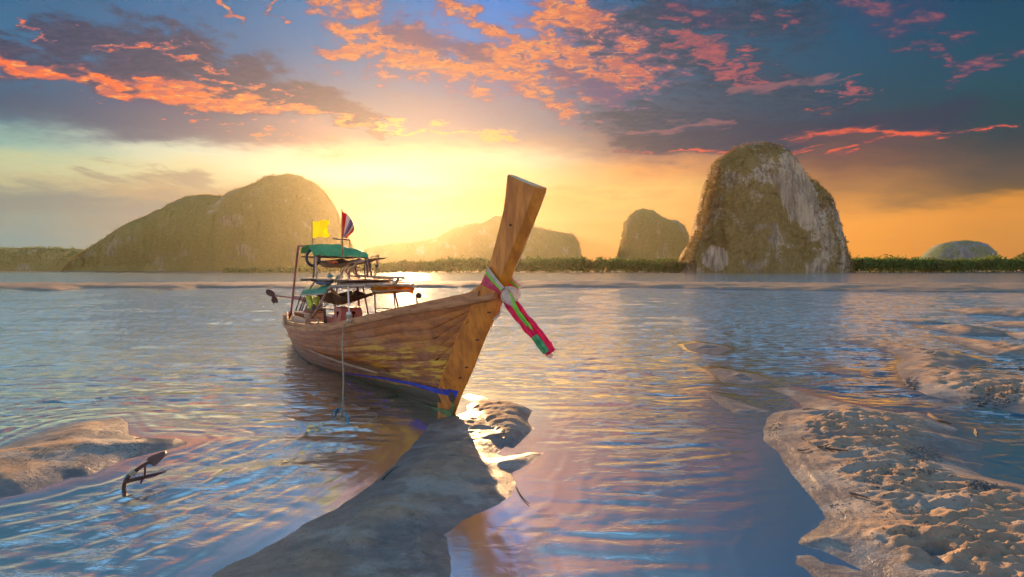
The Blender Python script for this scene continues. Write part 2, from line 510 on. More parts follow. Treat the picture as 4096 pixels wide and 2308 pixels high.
BARS = [
    # the spit under the bow: outline, height, kind
    (dsp([(1098, 1046), (1060, 1088), (1000, 1165), (930, 1222), (850, 1272), (760, 1322), (640, 1392), (510, 1455), (420, 1560), (520, 1750), (900, 1800), (1080, 1620), (1132, 1452), (1142, 1400), (1118, 1345), (1160, 1312), (1200, 1290), (1255, 1270), (1290, 1250), (1300, 1220), (1290, 1192), (1320, 1180), (1348, 1164), (1372, 1140), (1340, 1139), (1268, 1152), (1252, 1142), (1275, 1121), (1292, 1130), (1322, 1110), (1352, 1080), (1337, 1060), (1350, 1032), (1300, 1020), (1240, 1016), (1190, 1012), (1170, 1022), (1130, 1040)]), .055, 1),
    (dsp([(1166, 1022), (1192, 1013), (1245, 1016), (1300, 1020), (1346, 1032), (1332, 1056), (1346, 1080), (1318, 1108), (1290, 1126), (1255, 1118), (1215, 1085), (1180, 1050)]), .10, 5),
    (dsp([(1158, 998), (1175, 990), (1215, 997), (1232, 1004), (1180, 1010)]), .03, 1),
    (c6([(-2600, 900), (-900, 560), (0, 525), (330, 402), (500, 345), (640, 322), (880, 292), (935, 335), (950, 420), (1060, 440), (1250, 450), (1330, 488), (1250, 520), (1100, 560), (900, 602), (640, 722), (480, 742), (200, 852), (0, 892), (-900, 1010), (-2600, 1500)]), .085, 2),
    (c8([(470, 548), (520, 545), (560, 540), (620, 570), (700, 590), (800, 615), (900, 635), (960, 650), (1060, 665), (1150, 660), (1230, 680), (1330, 740), (1300, 770), (1430, 800), (1440, 830), (1300, 850), (1350, 890), (1450, 900), (1380, 930), (1450, 960), (1678, 1010), (2300, 1150), (3000, 1700), (2200, 1900), (1678, 1800), (1300, 1640), (1000, 1500), (860, 1400), (760, 1350), (680, 1318), (590, 1290), (600, 1262), (640, 1240), (700, 1205), (722, 1175), (690, 1110), (610, 1015), (540, 920), (505, 850), (445, 800), (445, 740), (460, 690), (490, 662), (560, 652), (612, 640), (592, 610), (545, 580)]), .115, 3),
    (c8([(590, 1352), (640, 1350), (700, 1380), (900, 1430), (1100, 1520), (900, 1900), (700, 1700), (640, 1452), (600, 1390)]), .03, 2),
    (c8([(142, 566), (250, 593), (340, 618), (480, 658), (380, 672), (280, 667), (200, 625)]), .028, 3),
    (c8([(138, 452), (200, 448), (260, 455), (420, 480), (505, 518), (430, 532), (330, 527), (210, 517), (170, 480)]), .035, 3),
    (c8([(33, 335), (110, 324), (230, 340), (282, 362), (200, 382), (110, 377), (60, 362)]), .035, 3),
    (c8([(722, 455), (800, 449), (890, 465), (893, 487), (800, 479)]), .03, 2),
    (c8([(775, 318), (950, 318), (1100, 343), (1250, 368), (1340, 373), (1400, 398), (1482, 415), (1390, 430), (1370, 450), (1400, 467), (1500, 470), (1678, 500), (2300, 570), (2500, 900), (1678, 668), (1500, 632), (1350, 612), (1200, 577), (1108, 532), (1078, 490), (1058, 460), (1058, 430), (1088, 410), (1078, 390), (1000, 362), (900, 336)]), .13, 3),
    (c8([(1255, 299), (1350, 304), (1480, 324), (1678, 354), (2100, 390), (2100, 470), (1678, 397), (1540, 387), (1480, 367), (1360, 332)]), .16, 3),
    (c8([(1145, 239), (1250, 252), (1400, 258), (1600, 273), (1570, 298), (1400, 293), (1250, 268)]), .16, 3),
    (c8([(1295, 173), (1450, 170), (1678, 183), (2000, 190), (2000, 218), (1678, 208), (1400, 193)]), .16, 3),
    (c8([(1485, 230), (1678, 238), (2100, 252), (2100, 276), (1678, 260), (1560, 249)]), .16, 3),
    (c8([(1035, 221), (1200, 226), (1345, 238), (1200, 237)]), .16, 2),
    (c8([(1550, 288), (1678, 283), (2000, 290), (2000, 325), (1678, 314)]), .16, 2),
    # the long bar far out
    ([(-1500, 1136), (600, 1137.5), (1300, 1134), (2300, 1131.5), (3200, 1140), (5600, 1152), (5600, 1180), (4100, 1170), (3600, 1168), (3000, 1160), (2500, 1152), (2200, 1150), (2080, 1157), (1900, 1151), (1250, 1153), (800, 1152), (690, 1161), (560, 1152), (330, 1152), (250, 1162), (150, 1163), (0, 1153), (-1500, 1158)], .30, 4),
]

# polar grid round the tripod, fine in front
a0 = np.concatenate([np.linspace(-180, -66, 26)[:-1], np.linspace(-66, -50, 30)[:-1], np.linspace(-50, 50, 720), np.linspace(50, 66, 30)[1:], np.linspace(66, 180, 26)[1:-1]])
r0 = np.concatenate([[.05, .6], np.geomspace(1.3, 16, 540)[:-1], np.geomspace(16, 120, 220)[:-1], np.geomspace(120, 1780, 40)])
NA, NR = len(a0), len(r0)
AA, RR = np.meshgrid(np.radians(a0), r0)
GX, GY = RR * np.sin(AA), RR * np.cos(AA)
ii = np.arange(NR - 1)[:, None] * NA + np.arange(NA)[None, :]
jj = np.arange(NR - 1)[:, None] * NA + (np.arange(NA)[None, :] + 1) % NA
GQ = np.stack([ii, ii + NA, jj + NA, jj], -1).reshape(-1, 4)


def poly_sd(x, y, P):
    """signed distance, positive inside"""
    P = np.array(P)
    best = np.full(x.shape, 1e9)
    ins = np.zeros(x.shape, bool)
    for (ax, ay), (bx, by) in zip(P, np.roll(P, -1, 0)):
        ex, ey = bx - ax, by - ay
        t = np.clip(((x - ax) * ex + (y - ay) * ey) / (ex * ex + ey * ey + 1e-9), 0, 1)
        best = np.minimum(best, (x - ax - t * ex) ** 2 + (y - ay - t * ey) ** 2)
        if ay != by:
            c = ((ay > y) != (by > y)) & (x < ex * (y - ay) / (by - ay) + ax)
            ins ^= c
    d = np.sqrt(best)
    return np.where(ins, d, -d)


def sand_fields(x, y):
    fx, fy = x.ravel(), y.ravel()
    rr = np.hypot(fx, fy)
    wob = np.clip(rr / 10, .35, 1.4)
    wx = fx + .11 * wob * fbm2(fx / wob * 1.2, fy / wob * 1.2, 4, .52, 3)
    wy = fy + .14 * wob * fbm2(fx / wob * 1.2, fy / wob * 1.2, 4, .52, 9)
    h = np.full(fx.shape, -9.0)
    SD = np.full(fx.shape, -99.0)
    kind = np.zeros(fx.shape)
    for pts, H, kd in BARS:
        P = [G(*p) for p in pts]
        px = [p[0] for p in P]; py = [p[1] for p in P]
        mg = 12 if kd == 4 else 4.0
        sel = (fx > min(px) - mg) & (fx < max(px) + mg) & (fy > min(py) - mg) & (fy < max(py) + mg)
        if not sel.any():
            continue
        sd = poly_sd(wx[sel], wy[sel], P)
        wd = {1: .60, 2: .9, 3: 1.0, 4: 3.0, 5: .30}[kd]
        hh = np.where(sd > 0, H * (1 - (1 - np.clip(sd / wd, 0, 1)) ** 2.2), -.34 * (1 - np.exp(np.minimum(sd, 0) / (6 if kd == 4 else (1.9 if np.mean([math.hypot(*p_) for p_ in P]) < 9 else .7)))))
        cur = h[sel]
        better = hh > cur
        kind_s = kind[sel]; kind_s[better] = kd; kind[sel] = kind_s
        h[sel] = np.maximum(cur, hh)
        SD[sel] = np.maximum(SD[sel], sd)
    h = np.where(h < -5, -.36, h)
    return h, SD, kind


SH, SSD, SK = sand_fields(GX, GY)
fx, fy = GX.ravel(), GY.ravel()
rr = np.hypot(fx, fy)
dryk = sstep(.02, .45, SSD)
# shallow pools under the photographer's feet and lower right: bottom lies just below the water
nearflat = np.exp(-((fx - 2.0) ** 2 / 6 + (fy - 2.6) ** 2 / 5))
SH = np.where(SH < 0, SH * (1 - .80 * nearflat), SH)
# relief: pits and hummocks left by crabs and ebbing water
q = 1 + 0.04 * rr
pit = -np.abs(fbm2(fx * 5.2 / q, fy * 8.5 / q, 3, .5, 21)) + .20
pit2 = -np.abs(fbm2(fx * 12 / q + 3, fy * 20.0 / q, 2, .5, 31)) + .2
roll = fbm2(fx * 1.2, fy * 1.6, 3, .5, 41)
grain = fbm2(fx * 22, fy * 26, 3, .6, 51)
rip = np.sin(fy * 26 + fx * 5 + 4 * fbm2(fx * 1.5, fy * 1.5, 2, .5, 61))
k1, k2, k3, k4 = (SK == 1) | (SK == 5), (SK == 2), (SK == 3), (SK == 4)
# bumps on the lit tip of the spit, smooth mud nearer the camera
lit = (SK == 5) * sstep(.02, .12, SSD)
rough3 = k3 * sstep(.15, .6, SSD) * (.5 + .5 * sstep(-.3, .3, roll))
amp_p = 0.030 * lit + .135 * rough3 + .012 * k2 * dryk
mud = k1 * (1 - lit) * dryk
SH = SH + amp_p * (pit + .45 * pit2) + dryk * .010 * roll +   .0035 * np.clip(1 - rr / 25, 0, 1) * fbm2(fx * 4.2, fy * 6.0, 4, .6, 57) * sstep(-.25, .05, SSD) + 0.0009 * grain * dryk * np.clip(1 - rr / 30, 0, 1)
SH = SH + mud * (.040 * fbm2(fx * 1.7, fy * 2.4, 3, .6, 75) + .026 * fbm2(fx * 4, fy * 5, 3, .55, 71) + .022 * np.maximum(0, fbm2(fx * 9, fy * 11, 3, .6, 81) - .08) + .012 * (pit + pit2) * sstep(4.6, 5.6, fy))
SH = SH + rough3 * .028 * np.maximum(0, fbm2(fx * 2.2, fy * 2.6, 3, .6, 91))
# runnels along the left bar
SH = SH + k2 * dryk * .012 * np.sin((fy - .55 * fx) * 7 + 2.5 * fbm2(fx * .9, fy * .9, 3, .5, 95))
# little berm a hand's width behind the edge of the right bar
bm = k3 * np.clip(1.4 - rr / 12, 0, 1) * sstep(1.2, .4, fx - .42 * fy)
SH = SH + bm * (.009 * np.exp(-((SSD - .13) / .025) ** 2) + .005 * np.exp(-((SSD - .20) / .015) ** 2))
SH = SH + k4 * dryk * .17 * fbm2(fx * .35, fy * .8, 4, .6, 97)
# wet pools inside the right bar and where the bars sink away
under = (SH < 0)
SH = np.where(under, SH + .012 * np.minimum(1, -SH / .05) * rip, SH)
# the bow has settled a little into the spit
SH = SH - .03 * np.exp(-((fx + .75) ** 2 + (fy - 6.55) ** 2) / .12)
SH = np.clip(SH, -.5, 1)

# ------------------------------------------------------------------ sand material
m_sand, t, out = newmat('wet_sand')
pos = t.new('ShaderNodeNewGeometry').outputs['Position']
_, _, pz = t.sep(pos)
n1 = t.noise(t.vm('MULTIPLY', pos, (1, 1.4, 1)), 1.5, 6, .68)
n2 = t.noise(pos, 9.0, 5, .65)
n3 = t.noise(pos, 70.0, 3, .7)
wetm = t.mr(t.m('ADD', pz, t.m('MULTIPLY', t.m('SUBTRACT', n1, .5), .14)), .015, .10)
wetc = t.mix(t.mr(n2, .35, .7), (.105, .092, .083, 1), (.175, .147, .126, 1))
dryc = t.mix(t.mr(n2, .3, .7), (.25, .165, .108, 1), (.34, .232, .150, 1))
col = t.mix(wetm, wetc, dryc)
col = t.mix(t.m('MULTIPLY', t.mr(t.noise(t.vm('MULTIPLY', pos, (1, 1.5, 1)), 1.1, 6, .75), .50, .60), .6), col, (.29, .265, .225, 1))
col = t.mix(t.m('MULTIPLY', t.mr(t.noise(t.vm('MULTIPLY', pos, (1, 1.6, 1)), 2.4, 6, .7), .58, .70), .75), col, (.050, .047, .045, 1))
spk = t.new('ShaderNodeTexVoronoi'); t.put(spk.inputs['Vector'], pos); spk.inputs['Scale'].default_value = 26
spm = t.m('MULTIPLY', t.mr(spk.outputs['Distance'], .16, .08), t.mr(n1, .48, .6))
col = t.mix(t.m('MULTIPLY', spm, .8), col, (.03, .028, .027, 1))
n4 = t.noise(t.vm('MULTIPLY', pos, (1, 1.7, 1)), 24.0, 5, .7)
hb = t.m('ADD', t.m('ADD', t.m('MULTIPLY', n2, 1.0), t.m('MULTIPLY', n4, .7)), t.m('MULTIPLY', n3, .3))
principled(t, out, col, t.mr(wetm, 0, 1, .32, .8), t.mr(wetm, 0, 1, .5, .03), hb, .8, .016)
js = np.concatenate([np.arange(0, 53), np.arange(53, NA - 53, 2), np.arange(NA - 53, NA)])
js = np.unique(js)
ks = np.unique(np.concatenate([np.arange(0, 400), np.arange(400, NR - 1, 1), [NR - 1]]))
sub = (ks[:, None] * NA + js[None, :])
nk, nj = sub.shape
i1 = np.arange(nk - 1)[:, None] * nj + np.arange(nj)[None, :]
j1 = np.arange(nk - 1)[:, None] * nj + (np.arange(nj)[None, :] + 1) % nj
SQ = np.stack([i1, i1 + nj, j1 + nj, j1], -1).reshape(-1, 4)
sb_i = sub.ravel()
sand = mesh_np('sand', np.stack([fx[sb_i], fy[sb_i], SH[sb_i]], 1), SQ, m_sand)
tag(sand, kind='structure')

# ------------------------------------------------------------------ water surface
depth = -SH
dfade = sstep(.0, .12, depth)
H = np.zeros_like(fx)
wfx = fx + .45 * fbm2(fx * .35, fy * .35, 3, .5, 101)
wfy = fy + .45 * fbm2(fx * .35, fy * .35, 3, .5, 111)
near = np.clip(1 - rr / 26, 0, 1)
mid = np.clip((rr - 5) / 6, 0, 1) * np.clip(1.6 - rr / 110, 0, 1)
r2 = np.random.default_rng(5)
gust = .55 + .45 * sstep(-.3, .4, fbm2(fx * .16, fy * .22, 3, .5, 121))
bay = np.exp(-((fx - 1.4) ** 2 / 3.2 + (fy - 3.9) ** 2 / 5.5))
calm_r = 1 - .80 * bay
for k in range(16):
    th = R(97 + r2.normal(0, 9))
    lam = .17 * 1.16 ** k * (1 + .1 * r2.normal())
    kk = 2 * math.pi / lam
    a = .0145 * lam ** 1.0
    ph = kk * (wfx * math.cos(th) + wfy * math.sin(th)) + r2.uniform(0, 6)
    g = .5 + .5 * fbm2(fx * .5 / (lam + .4) + k, fy * .5 / (lam + .4), 2, .5, 200 + k)
    s = np.sin(ph)
    s = .55 * s + .45 * (1 - 2 * np.abs(np.sin(ph / 2 + .3)) ** 1.2)
    band = np.clip(1.3 - rr * .018 / lam * .12, 0, 1) * np.clip(1.25 - rr / (lam * 95), 0, 1)
    H += a * g * (s + .25 * np.sin(2 * ph + .6)) * band
H *= gust * calm_r * 1.15
# small cross ripples
for k in range(7):
    th = R(r2.uniform(45, 140))
    lam = r2.uniform(.07, .16)
    ph = 2 * math.pi / lam * (wfx * math.cos(th) + wfy * math.sin(th))
    H += .0006 * np.sin(ph) * np.clip(1.3 - rr / 11, 0, 1) * sstep(-.2, .5, fbm2(fx * 1.1 + 5 * k, fy * 1.4, 2, .5, 300 + k)) * calm_r
H += .010 * fbm2(fx * .9, fy * 1.7, 4, .55, 131) * mid * np.clip(1.2 - rr / 80, 0, 1)
H *= dfade
# wavelets that bend round the bars, following the water's edge
e = np.minimum(-SSD, 5)
edge = np.clip(e / .12, 0, 1) * np.exp(-((e - .9) / 1.2) ** 2) * (SSD < 0) * np.clip(1.35 - rr / 14, 0, 1)
wob = e + .16 * fbm2(fx * .8, fy * .8, 3, .5, 141)
H += edge * (.0032 * np.sin(wob * 2 * math.pi / .21) + .0016 * np.sin(wob * 2 * math.pi / .12 + 1)) * (.5 + .5 * fbm2(fx * .7, fy * .7, 2, .5, 151)) * calm_r
# long smooth ripples fanning out across the little bay right of the bow
rc_ = np.hypot(fx - .95, (fy - 7.6)) + .10 * fbm2(fx * .9, fy * .9, 3, .5, 161)
H += bay * dfade * (.55 + .45 * fbm2(fx * .8, fy * 1.2, 2, .5, 171)) * (.0046 * np.sin(rc_ * 2 * math.pi / .235) + .0022 * np.sin(rc_ * 2 * math.pi / .15 + 1.3) + .0016 * np.sin(rc_ * 2 * math.pi / .41))
# and round the left bar and the anchor
rl_ = np.hypot(fx + 4.6, fy - 5.2) + .12 * fbm2(fx * .8, fy * .8, 3, .5, 181)
lb = np.exp(-((fx + 2.9) ** 2 / 2.2 + (fy - 3.9) ** 2 / 1.4)) * dfade
H += lb * (.0022 * np.sin(rl_ * 2 * math.pi / .22) + .0012 * np.sin(rl_ * 2 * math.pi / .14))
H[rr > 130] *= .3

m_water, t, out = newmat('sea_water')
pos = t.new('ShaderNodeNewGeometry').outputs['Position']
px_, py_, _ = t.sep(pos)
dist = t.m('SQRT', t.m('ADD', t.m('MULTIPLY', px_, px_), t.m('MULTIPLY', py_, py_)))
dep = t.new('ShaderNodeAttribute', attribute_name='depth').outputs['Fac']
w1 = t.mr(t.noise(t.vm('MULTIPLY', pos, (1.0, 2.2, 1)), 3.4, 5, .6, dist=.4), .46, .78)
w2 = t.noise(t.vm('MULTIPLY', pos, (1.0, 2.2, 1)), .9, 6, .62)
w3 = t.noise(t.vm('MULTIPLY', pos, (1.0, 2.4, 1)), .13, 4, .6)
hs = t.m('ADD', t.m('MULTIPLY', w1, t.mr(dist, 3, 22, .006, .036)), t.m('ADD', t.m('MULTIPLY', w2, t.mr(dist, 6, 25, .0, .11)), t.m('MULTIPLY', w3, t.mr(dist, 30, 120, 0, .35))))
hs = t.m('MULTIPLY', hs, t.mr(dep, 0.0, .14, .08, 1.0))
bp = t.new('ShaderNodeBump')
bp.inputs['Distance'].default_value = 1.0
t.put(bp.inputs['Strength'], 1.0)
t.put(bp.inputs['Height'], hs)
gl = t.new('ShaderNodeBsdfGlossy')
gl.inputs[0].default_value = (.88, .97, .97, 1)
t.put(gl.inputs['Roughness'], t.m('ADD', t.mr(dist, 3, 11, .17, .04), t.mr(dist, 9, 80, .0, .05)))
t.l.new(bp.outputs[0], gl.inputs['Normal'])
df = t.new('ShaderNodeBsdfDiffuse')
t.put(df.inputs[0], (.115, .17, .165, 1))
tr = t.new('ShaderNodeBsdfTransparent')
tr.inputs[0].default_value = (.72, .82, .84, 1)
bt = t.new('ShaderNodeMixShader')
t.put(bt.inputs[0], t.m('SUBTRACT', 1.0, t.m('EXPONENT', t.m('MULTIPLY', t.m('MAXIMUM', dep, 0.0), -10.0))))
t.l.new(tr.outputs[0], bt.inputs[1])
t.l.new(df.outputs[0], bt.inputs[2])
fr = t.new('ShaderNodeFresnel')
fr.inputs[0].default_value = 1.34
t.l.new(bp.outputs[0], fr.inputs['Normal'])
fm = t.new('ShaderNodeMixShader')
t.l.new(fr.outputs[0], fm.inputs[0])
t.l.new(bt.outputs[0], fm.inputs[1])
t.l.new(gl.outputs[0], fm.inputs[2])
t.l.new(fm.outputs[0], out.inputs[0])
water = mesh_np('water', np.stack([fx, fy, H], 1), GQ, m_water)
attr(water, 'depth', depth)
tag(water, kind='structure')

# ------------------------------------------------------------------ islands
def island_mat(name, rock, rock2, green, green2, gmix, sc, bare=()):
    m, t, out = newmat(name)
    pos = t.new('ShaderNodeNewGeometry').outputs['Position']
    a = t.noise(t.vm('MULTIPLY', pos, (1, 1, .16)), .16 * sc, 6, .65)
    b = t.noise(pos, .045 * sc, 6, .65)
    c = t.noise(pos, .5 * sc, 4, .65)
    rk = t.mix(t.mr(a, .4, .62), (*rock, 1), (*rock2, 1))
    gr = t.mix(t.mr(c, .35, .65), (*green, 1), (*green2, 1))
    cov = t.m('ADD', b, t.m('MULTIPLY', t.m('SUBTRACT', c, .5), .3))
    ix, _, iz = t.sep(pos)
    for (bx, bw, bz, bh) in bare:          # bare cliff faces
        g_ = t.m('ADD', t.m('POWER', t.m('ABSOLUTE', t.m('DIVIDE', t.m('SUBTRACT', ix, bx), bw)), 2.0), t.m('POWER', t.m('ABSOLUTE', t.m('DIVIDE', t.m('SUBTRACT', iz, bz), bh)), 2.0))
        cov = t.m('SUBTRACT', cov, t.mr(t.m('ADD', g_, t.m('MULTIPLY', t.m('SUBTRACT', a, .5), 2.2)), 1.4, .5, 0.0, .3))
    st_ = t.noise(t.vm('MULTIPLY', pos, (1, 1, .10)), .55 * sc, 5, .7)
    rk = t.mix(t.m('MULTIPLY', t.mr(st_, .5, .6), .6), rk, (.12, .09, .075, 1))
    col = t.mix(t.mr(cov, gmix, gmix + .1), rk, gr)
    principled(t, out, col, .9, .1, t.m('ADD', a, t.m('MULTIPLY', c, .3)), .8, 2.5)
    return m


def leaf_mat(name, c1, c2, c3):
    m, t, out = newmat(name)
    pos = t.new('ShaderNodeNewGeometry').outputs['Position']
    n = t.noise(pos, .35, 3, .6)
    n2 = t.noise(pos, .05, 3, .6)
    col = t.mix(t.mr(n, .35, .65), (*c1, 1), (*c2, 1))
    col = t.mix(t.mr(n2, .45, .65), col, (*c3, 1))
    principled(t, out, col, .8, .2, trans=.35)
    return m


def tufts(name, pts, size, mat, parent, seed=0, nq=9, flat=.8):
    """clumps of leaf-sized faces at pts, one joined mesh"""
    g = np.random.default_rng(seed)
    n = len(pts)
    c = np.repeat(pts, nq, 0)
    sz = np.repeat(size, nq)[:, None]
    off = g.normal(0, .42, (n * nq, 3)) * sz * np.array([1, 1, flat])
    ctr = c + off
    u = g.normal(size=(n * nq, 3)); u /= np.linalg.norm(u, axis=1)[:, None]
    w = g.normal(size=(n * nq, 3)); w -= (w * u).sum(1)[:, None] * u; w /= np.linalg.norm(w, axis=1)[:, None]
    s = sz * g.uniform(.22, .5, (n * nq, 1))
    a = ctr + u * s; b = ctr + w * s * .8; d = ctr - u * s * .9 + w * s * .15
    co = np.stack([a, b, d], 1).reshape(-1, 3)
    tr_ = np.arange(n * nq * 3).reshape(-1, 3)
    o = mesh_np(name, co, None, mat, False, parent, tris=tr_)
    o['kind'] = 'stuff'
    return o


def island(name, sil, dist, depth, cat, label, mat, seed, disp, nu=180, nv=60, tuft=None, lmat=None, tsize=2.5, cliff=.35, fsc=1.0, bare=()):
    """sil: skyline in photograph pixels from left foot to right foot; built as a solid hill at its distance"""
    P = []
    for (u, v) in sil:
        x, y, z = ray(u, v)
        P.append((x / y * dist, CAMH + z / y * dist))
    P = np.array(P)
    L = np.concatenate([[0], np.cumsum(np.hypot(*np.diff(P, axis=0).T))])
    tt = np.linspace(0, L[-1], nu)
    X = np.interp(tt, L, P[:, 0]); Z = np.maximum(np.interp(tt, L, P[:, 1]), 0)
    X0, X1 = X.min(), X.max()
    cx, hw = (X0 + X1) / 2, (X1 - X0) / 2
    dd = depth * np.sqrt(np.clip(1 - ((X - cx) / (hw * 1.02)) ** 2, 0.02, 1))
    th = np.linspace(0, math.pi, nv)
    TH, _ = np.meshgrid(th, X)
    XX = np.repeat(X[:, None], nv, 1)
    YY = dist - dd[:, None] * np.sign(np.cos(TH)) * np.abs(np.cos(TH)) ** 1.0
    ZZ = Z[:, None] * np.sin(TH) ** cliff - 1.0
    fxx, fyy, fzz = XX.ravel(), YY.ravel(), ZZ.ravel()
    n = fbm3(fxx * .03 * fsc, fyy * .03 * fsc, fzz * .016 * fsc, 5, .55, seed)
    n2_ = fbm3(fxx * .12 * fsc, fyy * .12 * fsc, fzz * .05 * fsc, 4, .6, seed + 50)
    front = np.abs(np.cos(TH)).ravel()
    k = np.where(fzz > 0, 1, 0)
    dsp_ = disp * (1.2 * n + .5 * n2_)
    yy = fyy - dsp_ * np.sign(np.cos(TH)).ravel() * front ** .3 * k
    zz = fzz + k * disp * .22 * n2_ * (1 - front)
    sky_n = fbm2(fxx * .045 * fsc, fxx * 0 + seed, 4, .6, seed + 70)
    zz = zz + k * disp * (.62 if dist > 600 else .25) * sky_n * (1 - front) ** .5 * np.clip(fzz / 25, 0, 1)
    xx = fxx + k * disp * .25 * n2_ * front
    co = np.stack([xx, yy, zz], 1)
    i_ = np.arange(nu - 1)[:, None] * nv + np.arange(nv - 1)[None, :]
    Q = np.stack([i_, i_ + 1, i_ + nv + 1, i_ + nv], -1).reshape(-1, 4)
    o = mesh_np(name, co, Q, mat)
    tag(o, label, None, kind='structure')
    if tuft:
        g = np.random.default_rng(seed)
        fr = (TH.ravel() < math.pi * .56) & (zz > 1)
        cand = np.where(fr)[0]
        bias = fbm3(xx * .03, yy * .03, zz * .03, 3, .6, seed + 9)[cand]
        pk = cand[g.random(len(cand)) < np.clip(.55 + 1.3 * bias, .08, 1)]
        for (bx, bw, bz, bh) in bare:
            gb = ((xx[pk] - bx) / bw) ** 2 + ((zz[pk] - bz) / bh) ** 2
            pk = pk[g.random(len(pk)) < np.clip(gb - .5, .06, 1)]
        pk = g.choice(pk, min(tuft, len(pk)), replace=True)
        jit = g.normal(0, 1, (len(pk), 3)) * np.array([1.2, .5, 1.4]) * tsize * .5
        pts = co[pk] + jit
        # a fringe of crowns along the skyline
        top = np.arange(nu) * nv + nv // 2
        ln = np.repeat(top, 2)
        ln = ln[zz[ln] > 2]
        pts2 = co[ln] + g.normal(0, 1, (len(ln), 3)) * np.array([.6, 1.5, .22]) * tsize * .5 - np.array([0, 0, tsize * .35])
        allp = np.concatenate([pts, pts2])
        tufts('foliage', allp, g.uniform(.6, 1.5, len(allp)) * tsize, lmat, o, seed)
    return o


leafA = leaf_mat('leaves_olive', (.15, .12, .028), (.27, .175, .04), (.20, .11, .045))
leafB = leaf_mat('leaves_green', (.07, .13, .025), (.15, .20, .04), (.13, .13, .03))
leafC = leaf_mat('leaves_haze_gold', (.24, .19, .05), (.36, .26, .075), (.30, .19, .07))  # golden haze glow of the far hills put into the leaf colour
rockC = island_mat('haze_blue_rock', (.18, .21, .21), (.11, .135, .145), (.08, .13, .07), (.13, .17, .08), .42, .6)  # blue distance haze on the islet put into its rock colour
BARE = [(184, 13, 56, 26), (131, 7, 9, 8), (215, 7, 34, 16)]
rockA = island_mat('karst_rock', (.46, .34, .21), (.26, .19, .12), (.17, .12, .04), (.27, .17, .055), .42, 1.0, BARE)
rockB = island_mat('wooded_rock', (.44, .33, .17), (.34, .26, .13), (.24, .19, .05), (.32, .24, .07), .36, .6)  # the hills' golden evening light is mixed into these colours too

SIL_R = dsp([(1688, 689), (1712, 660), (1724, 640), (1730, 622), (1752, 590), (1760, 560), (1768, 520), (1780, 480), (1786, 440), (1796, 410), (1812, 396), (1840, 380), (1870, 366), (1900, 361), (1940, 363), (1962, 372), (1980, 400), (1996, 420), (2014, 446), (2036, 456), (2052, 470), (2072, 494), (2082, 520), (2088, 560), (2094, 600), (2100, 630), (2108, 655), (2124, 689)])
island('limestone_island', SIL_R, 380, 34, 'island', None, rockA, 3, 6, 300, 110, 17000, leafA, .95, .6, 1.5, BARE)
SIL_M = dsp([(1545, 689), (1553, 656), (1560, 625), (1566, 590), (1572, 560), (1584, 540), (1600, 527), (1618, 522), (1640, 528), (1662, 545), (1682, 554), (1700, 554), (1716, 562), (1722, 575), (1722, 600), (1728, 630), (1745, 689)])
island('distant_island', SIL_M, 1050, 50, 'island', None, rockB, 13, 7, 160, 50, 2500, leafC, 1.9, .4, .6)
SIL_L = dsp([(170, 689), (190, 668), (200, 650), (230, 632), (262, 610), (300, 582), (330, 566), (362, 550), (400, 535), (430, 520), (460, 500), (490, 492), (520, 490), (550, 494), (575, 492), (590, 480), (620, 470), (650, 462), (680, 446), (700, 440), (730, 438), (760, 442), (790, 458), (815, 480), (835, 510), (850, 545), (870, 590), (895, 640), (915, 689)])
island('wooded_hill', SIL_L, 930, 75, 'hill', None, rockB, 23, 9, 320, 70, 12000, leafC, 1.9, .62, .6)
SIL_F = dsp([(860, 689), (900, 640), (930, 620), (990, 612), (1050, 608), (1100, 600), (1140, 575), (1180, 562), (1220, 556), (1250, 545), (1290, 548), (1330, 560), (1360, 575), (1400, 583), (1440, 590), (1455, 610), (1462, 650), (1480, 689)])
island('distant_ridge', SIL_F, 1450, 80, 'hill', None, rockB, 33, 8, 200, 40, 3500, leafC, 2.6, .5, .5)
SIL_LL = dsp([(-400, 689), (-300, 640), (-100, 622), (0, 621), (60, 622), (120, 622), (200, 624), (260, 634), (330, 660), (380, 689)])
island('low_headland', SIL_LL, 1250, 60, 'hill', None, rockB, 43, 5, 200, 40, 4000, leafB, 3.2, .5, .5)
SIL_RR = dsp([(2310, 692), (2330, 655), (2345, 635), (2370, 615), (2400, 607), (2430, 605), (2455, 612), (2475, 625), (2500, 692)])
island('small_rock_island', SIL_RR, 1400, 60, 'island', None, rockC, 53, 9, 120, 40, 500, leafB, 2.4, .45, .9)


def belt(label, u0, u1, d0, hpx, n, size, seed, mat, dy=18):
    """a band of mangrove along the far shore"""
    g = np.random.default_rng(seed)
    uu = g.uniform(u0, u1, n)
    dd = d0 + g.uniform(0, dy, n)
    hx = np.interp(uu, np.linspace(u0, u1, len(hpx)), hpx)
    hh = hx / FPX * dd * (.80 + .45 * fbm2(uu * .03, dd * .1, 4, .7, seed))
    z = hh * np.sqrt(g.uniform(0, 1, n))
    x = (uu - 2048) / FPX * dd
    o = tufts('mangrove_wood', np.stack([x, dd, z], 1), g.uniform(.7, 1.4, n) * size, mat, None, seed, 8)
    tag(o, label, None, kind='stuff')
    return o


belt('low green mangrove wood along the shore behind the prow', 1500, 2760, 395, [36, 46, 56, 52, 58, 60, 54, 58], 5200, 2.4, 61, leafB)
belt('dark green mangrove wood on the right-hand shore', 3330, 4900, 372, [56, 62, 56, 62, 84, 98, 106, 110], 5200, 2.6, 62, leafB)
belt('hazy mangrove wood under the foot of the wooded hill', 900, 1560, 470, [10, 16, 28, 34], 1800, 2.4, 63, leafB)
belt('bushy green wood at the left foot of the rock island', 2650, 2860, 368, [40, 44, 30], 900, 2.2, 64, leafB, 8)

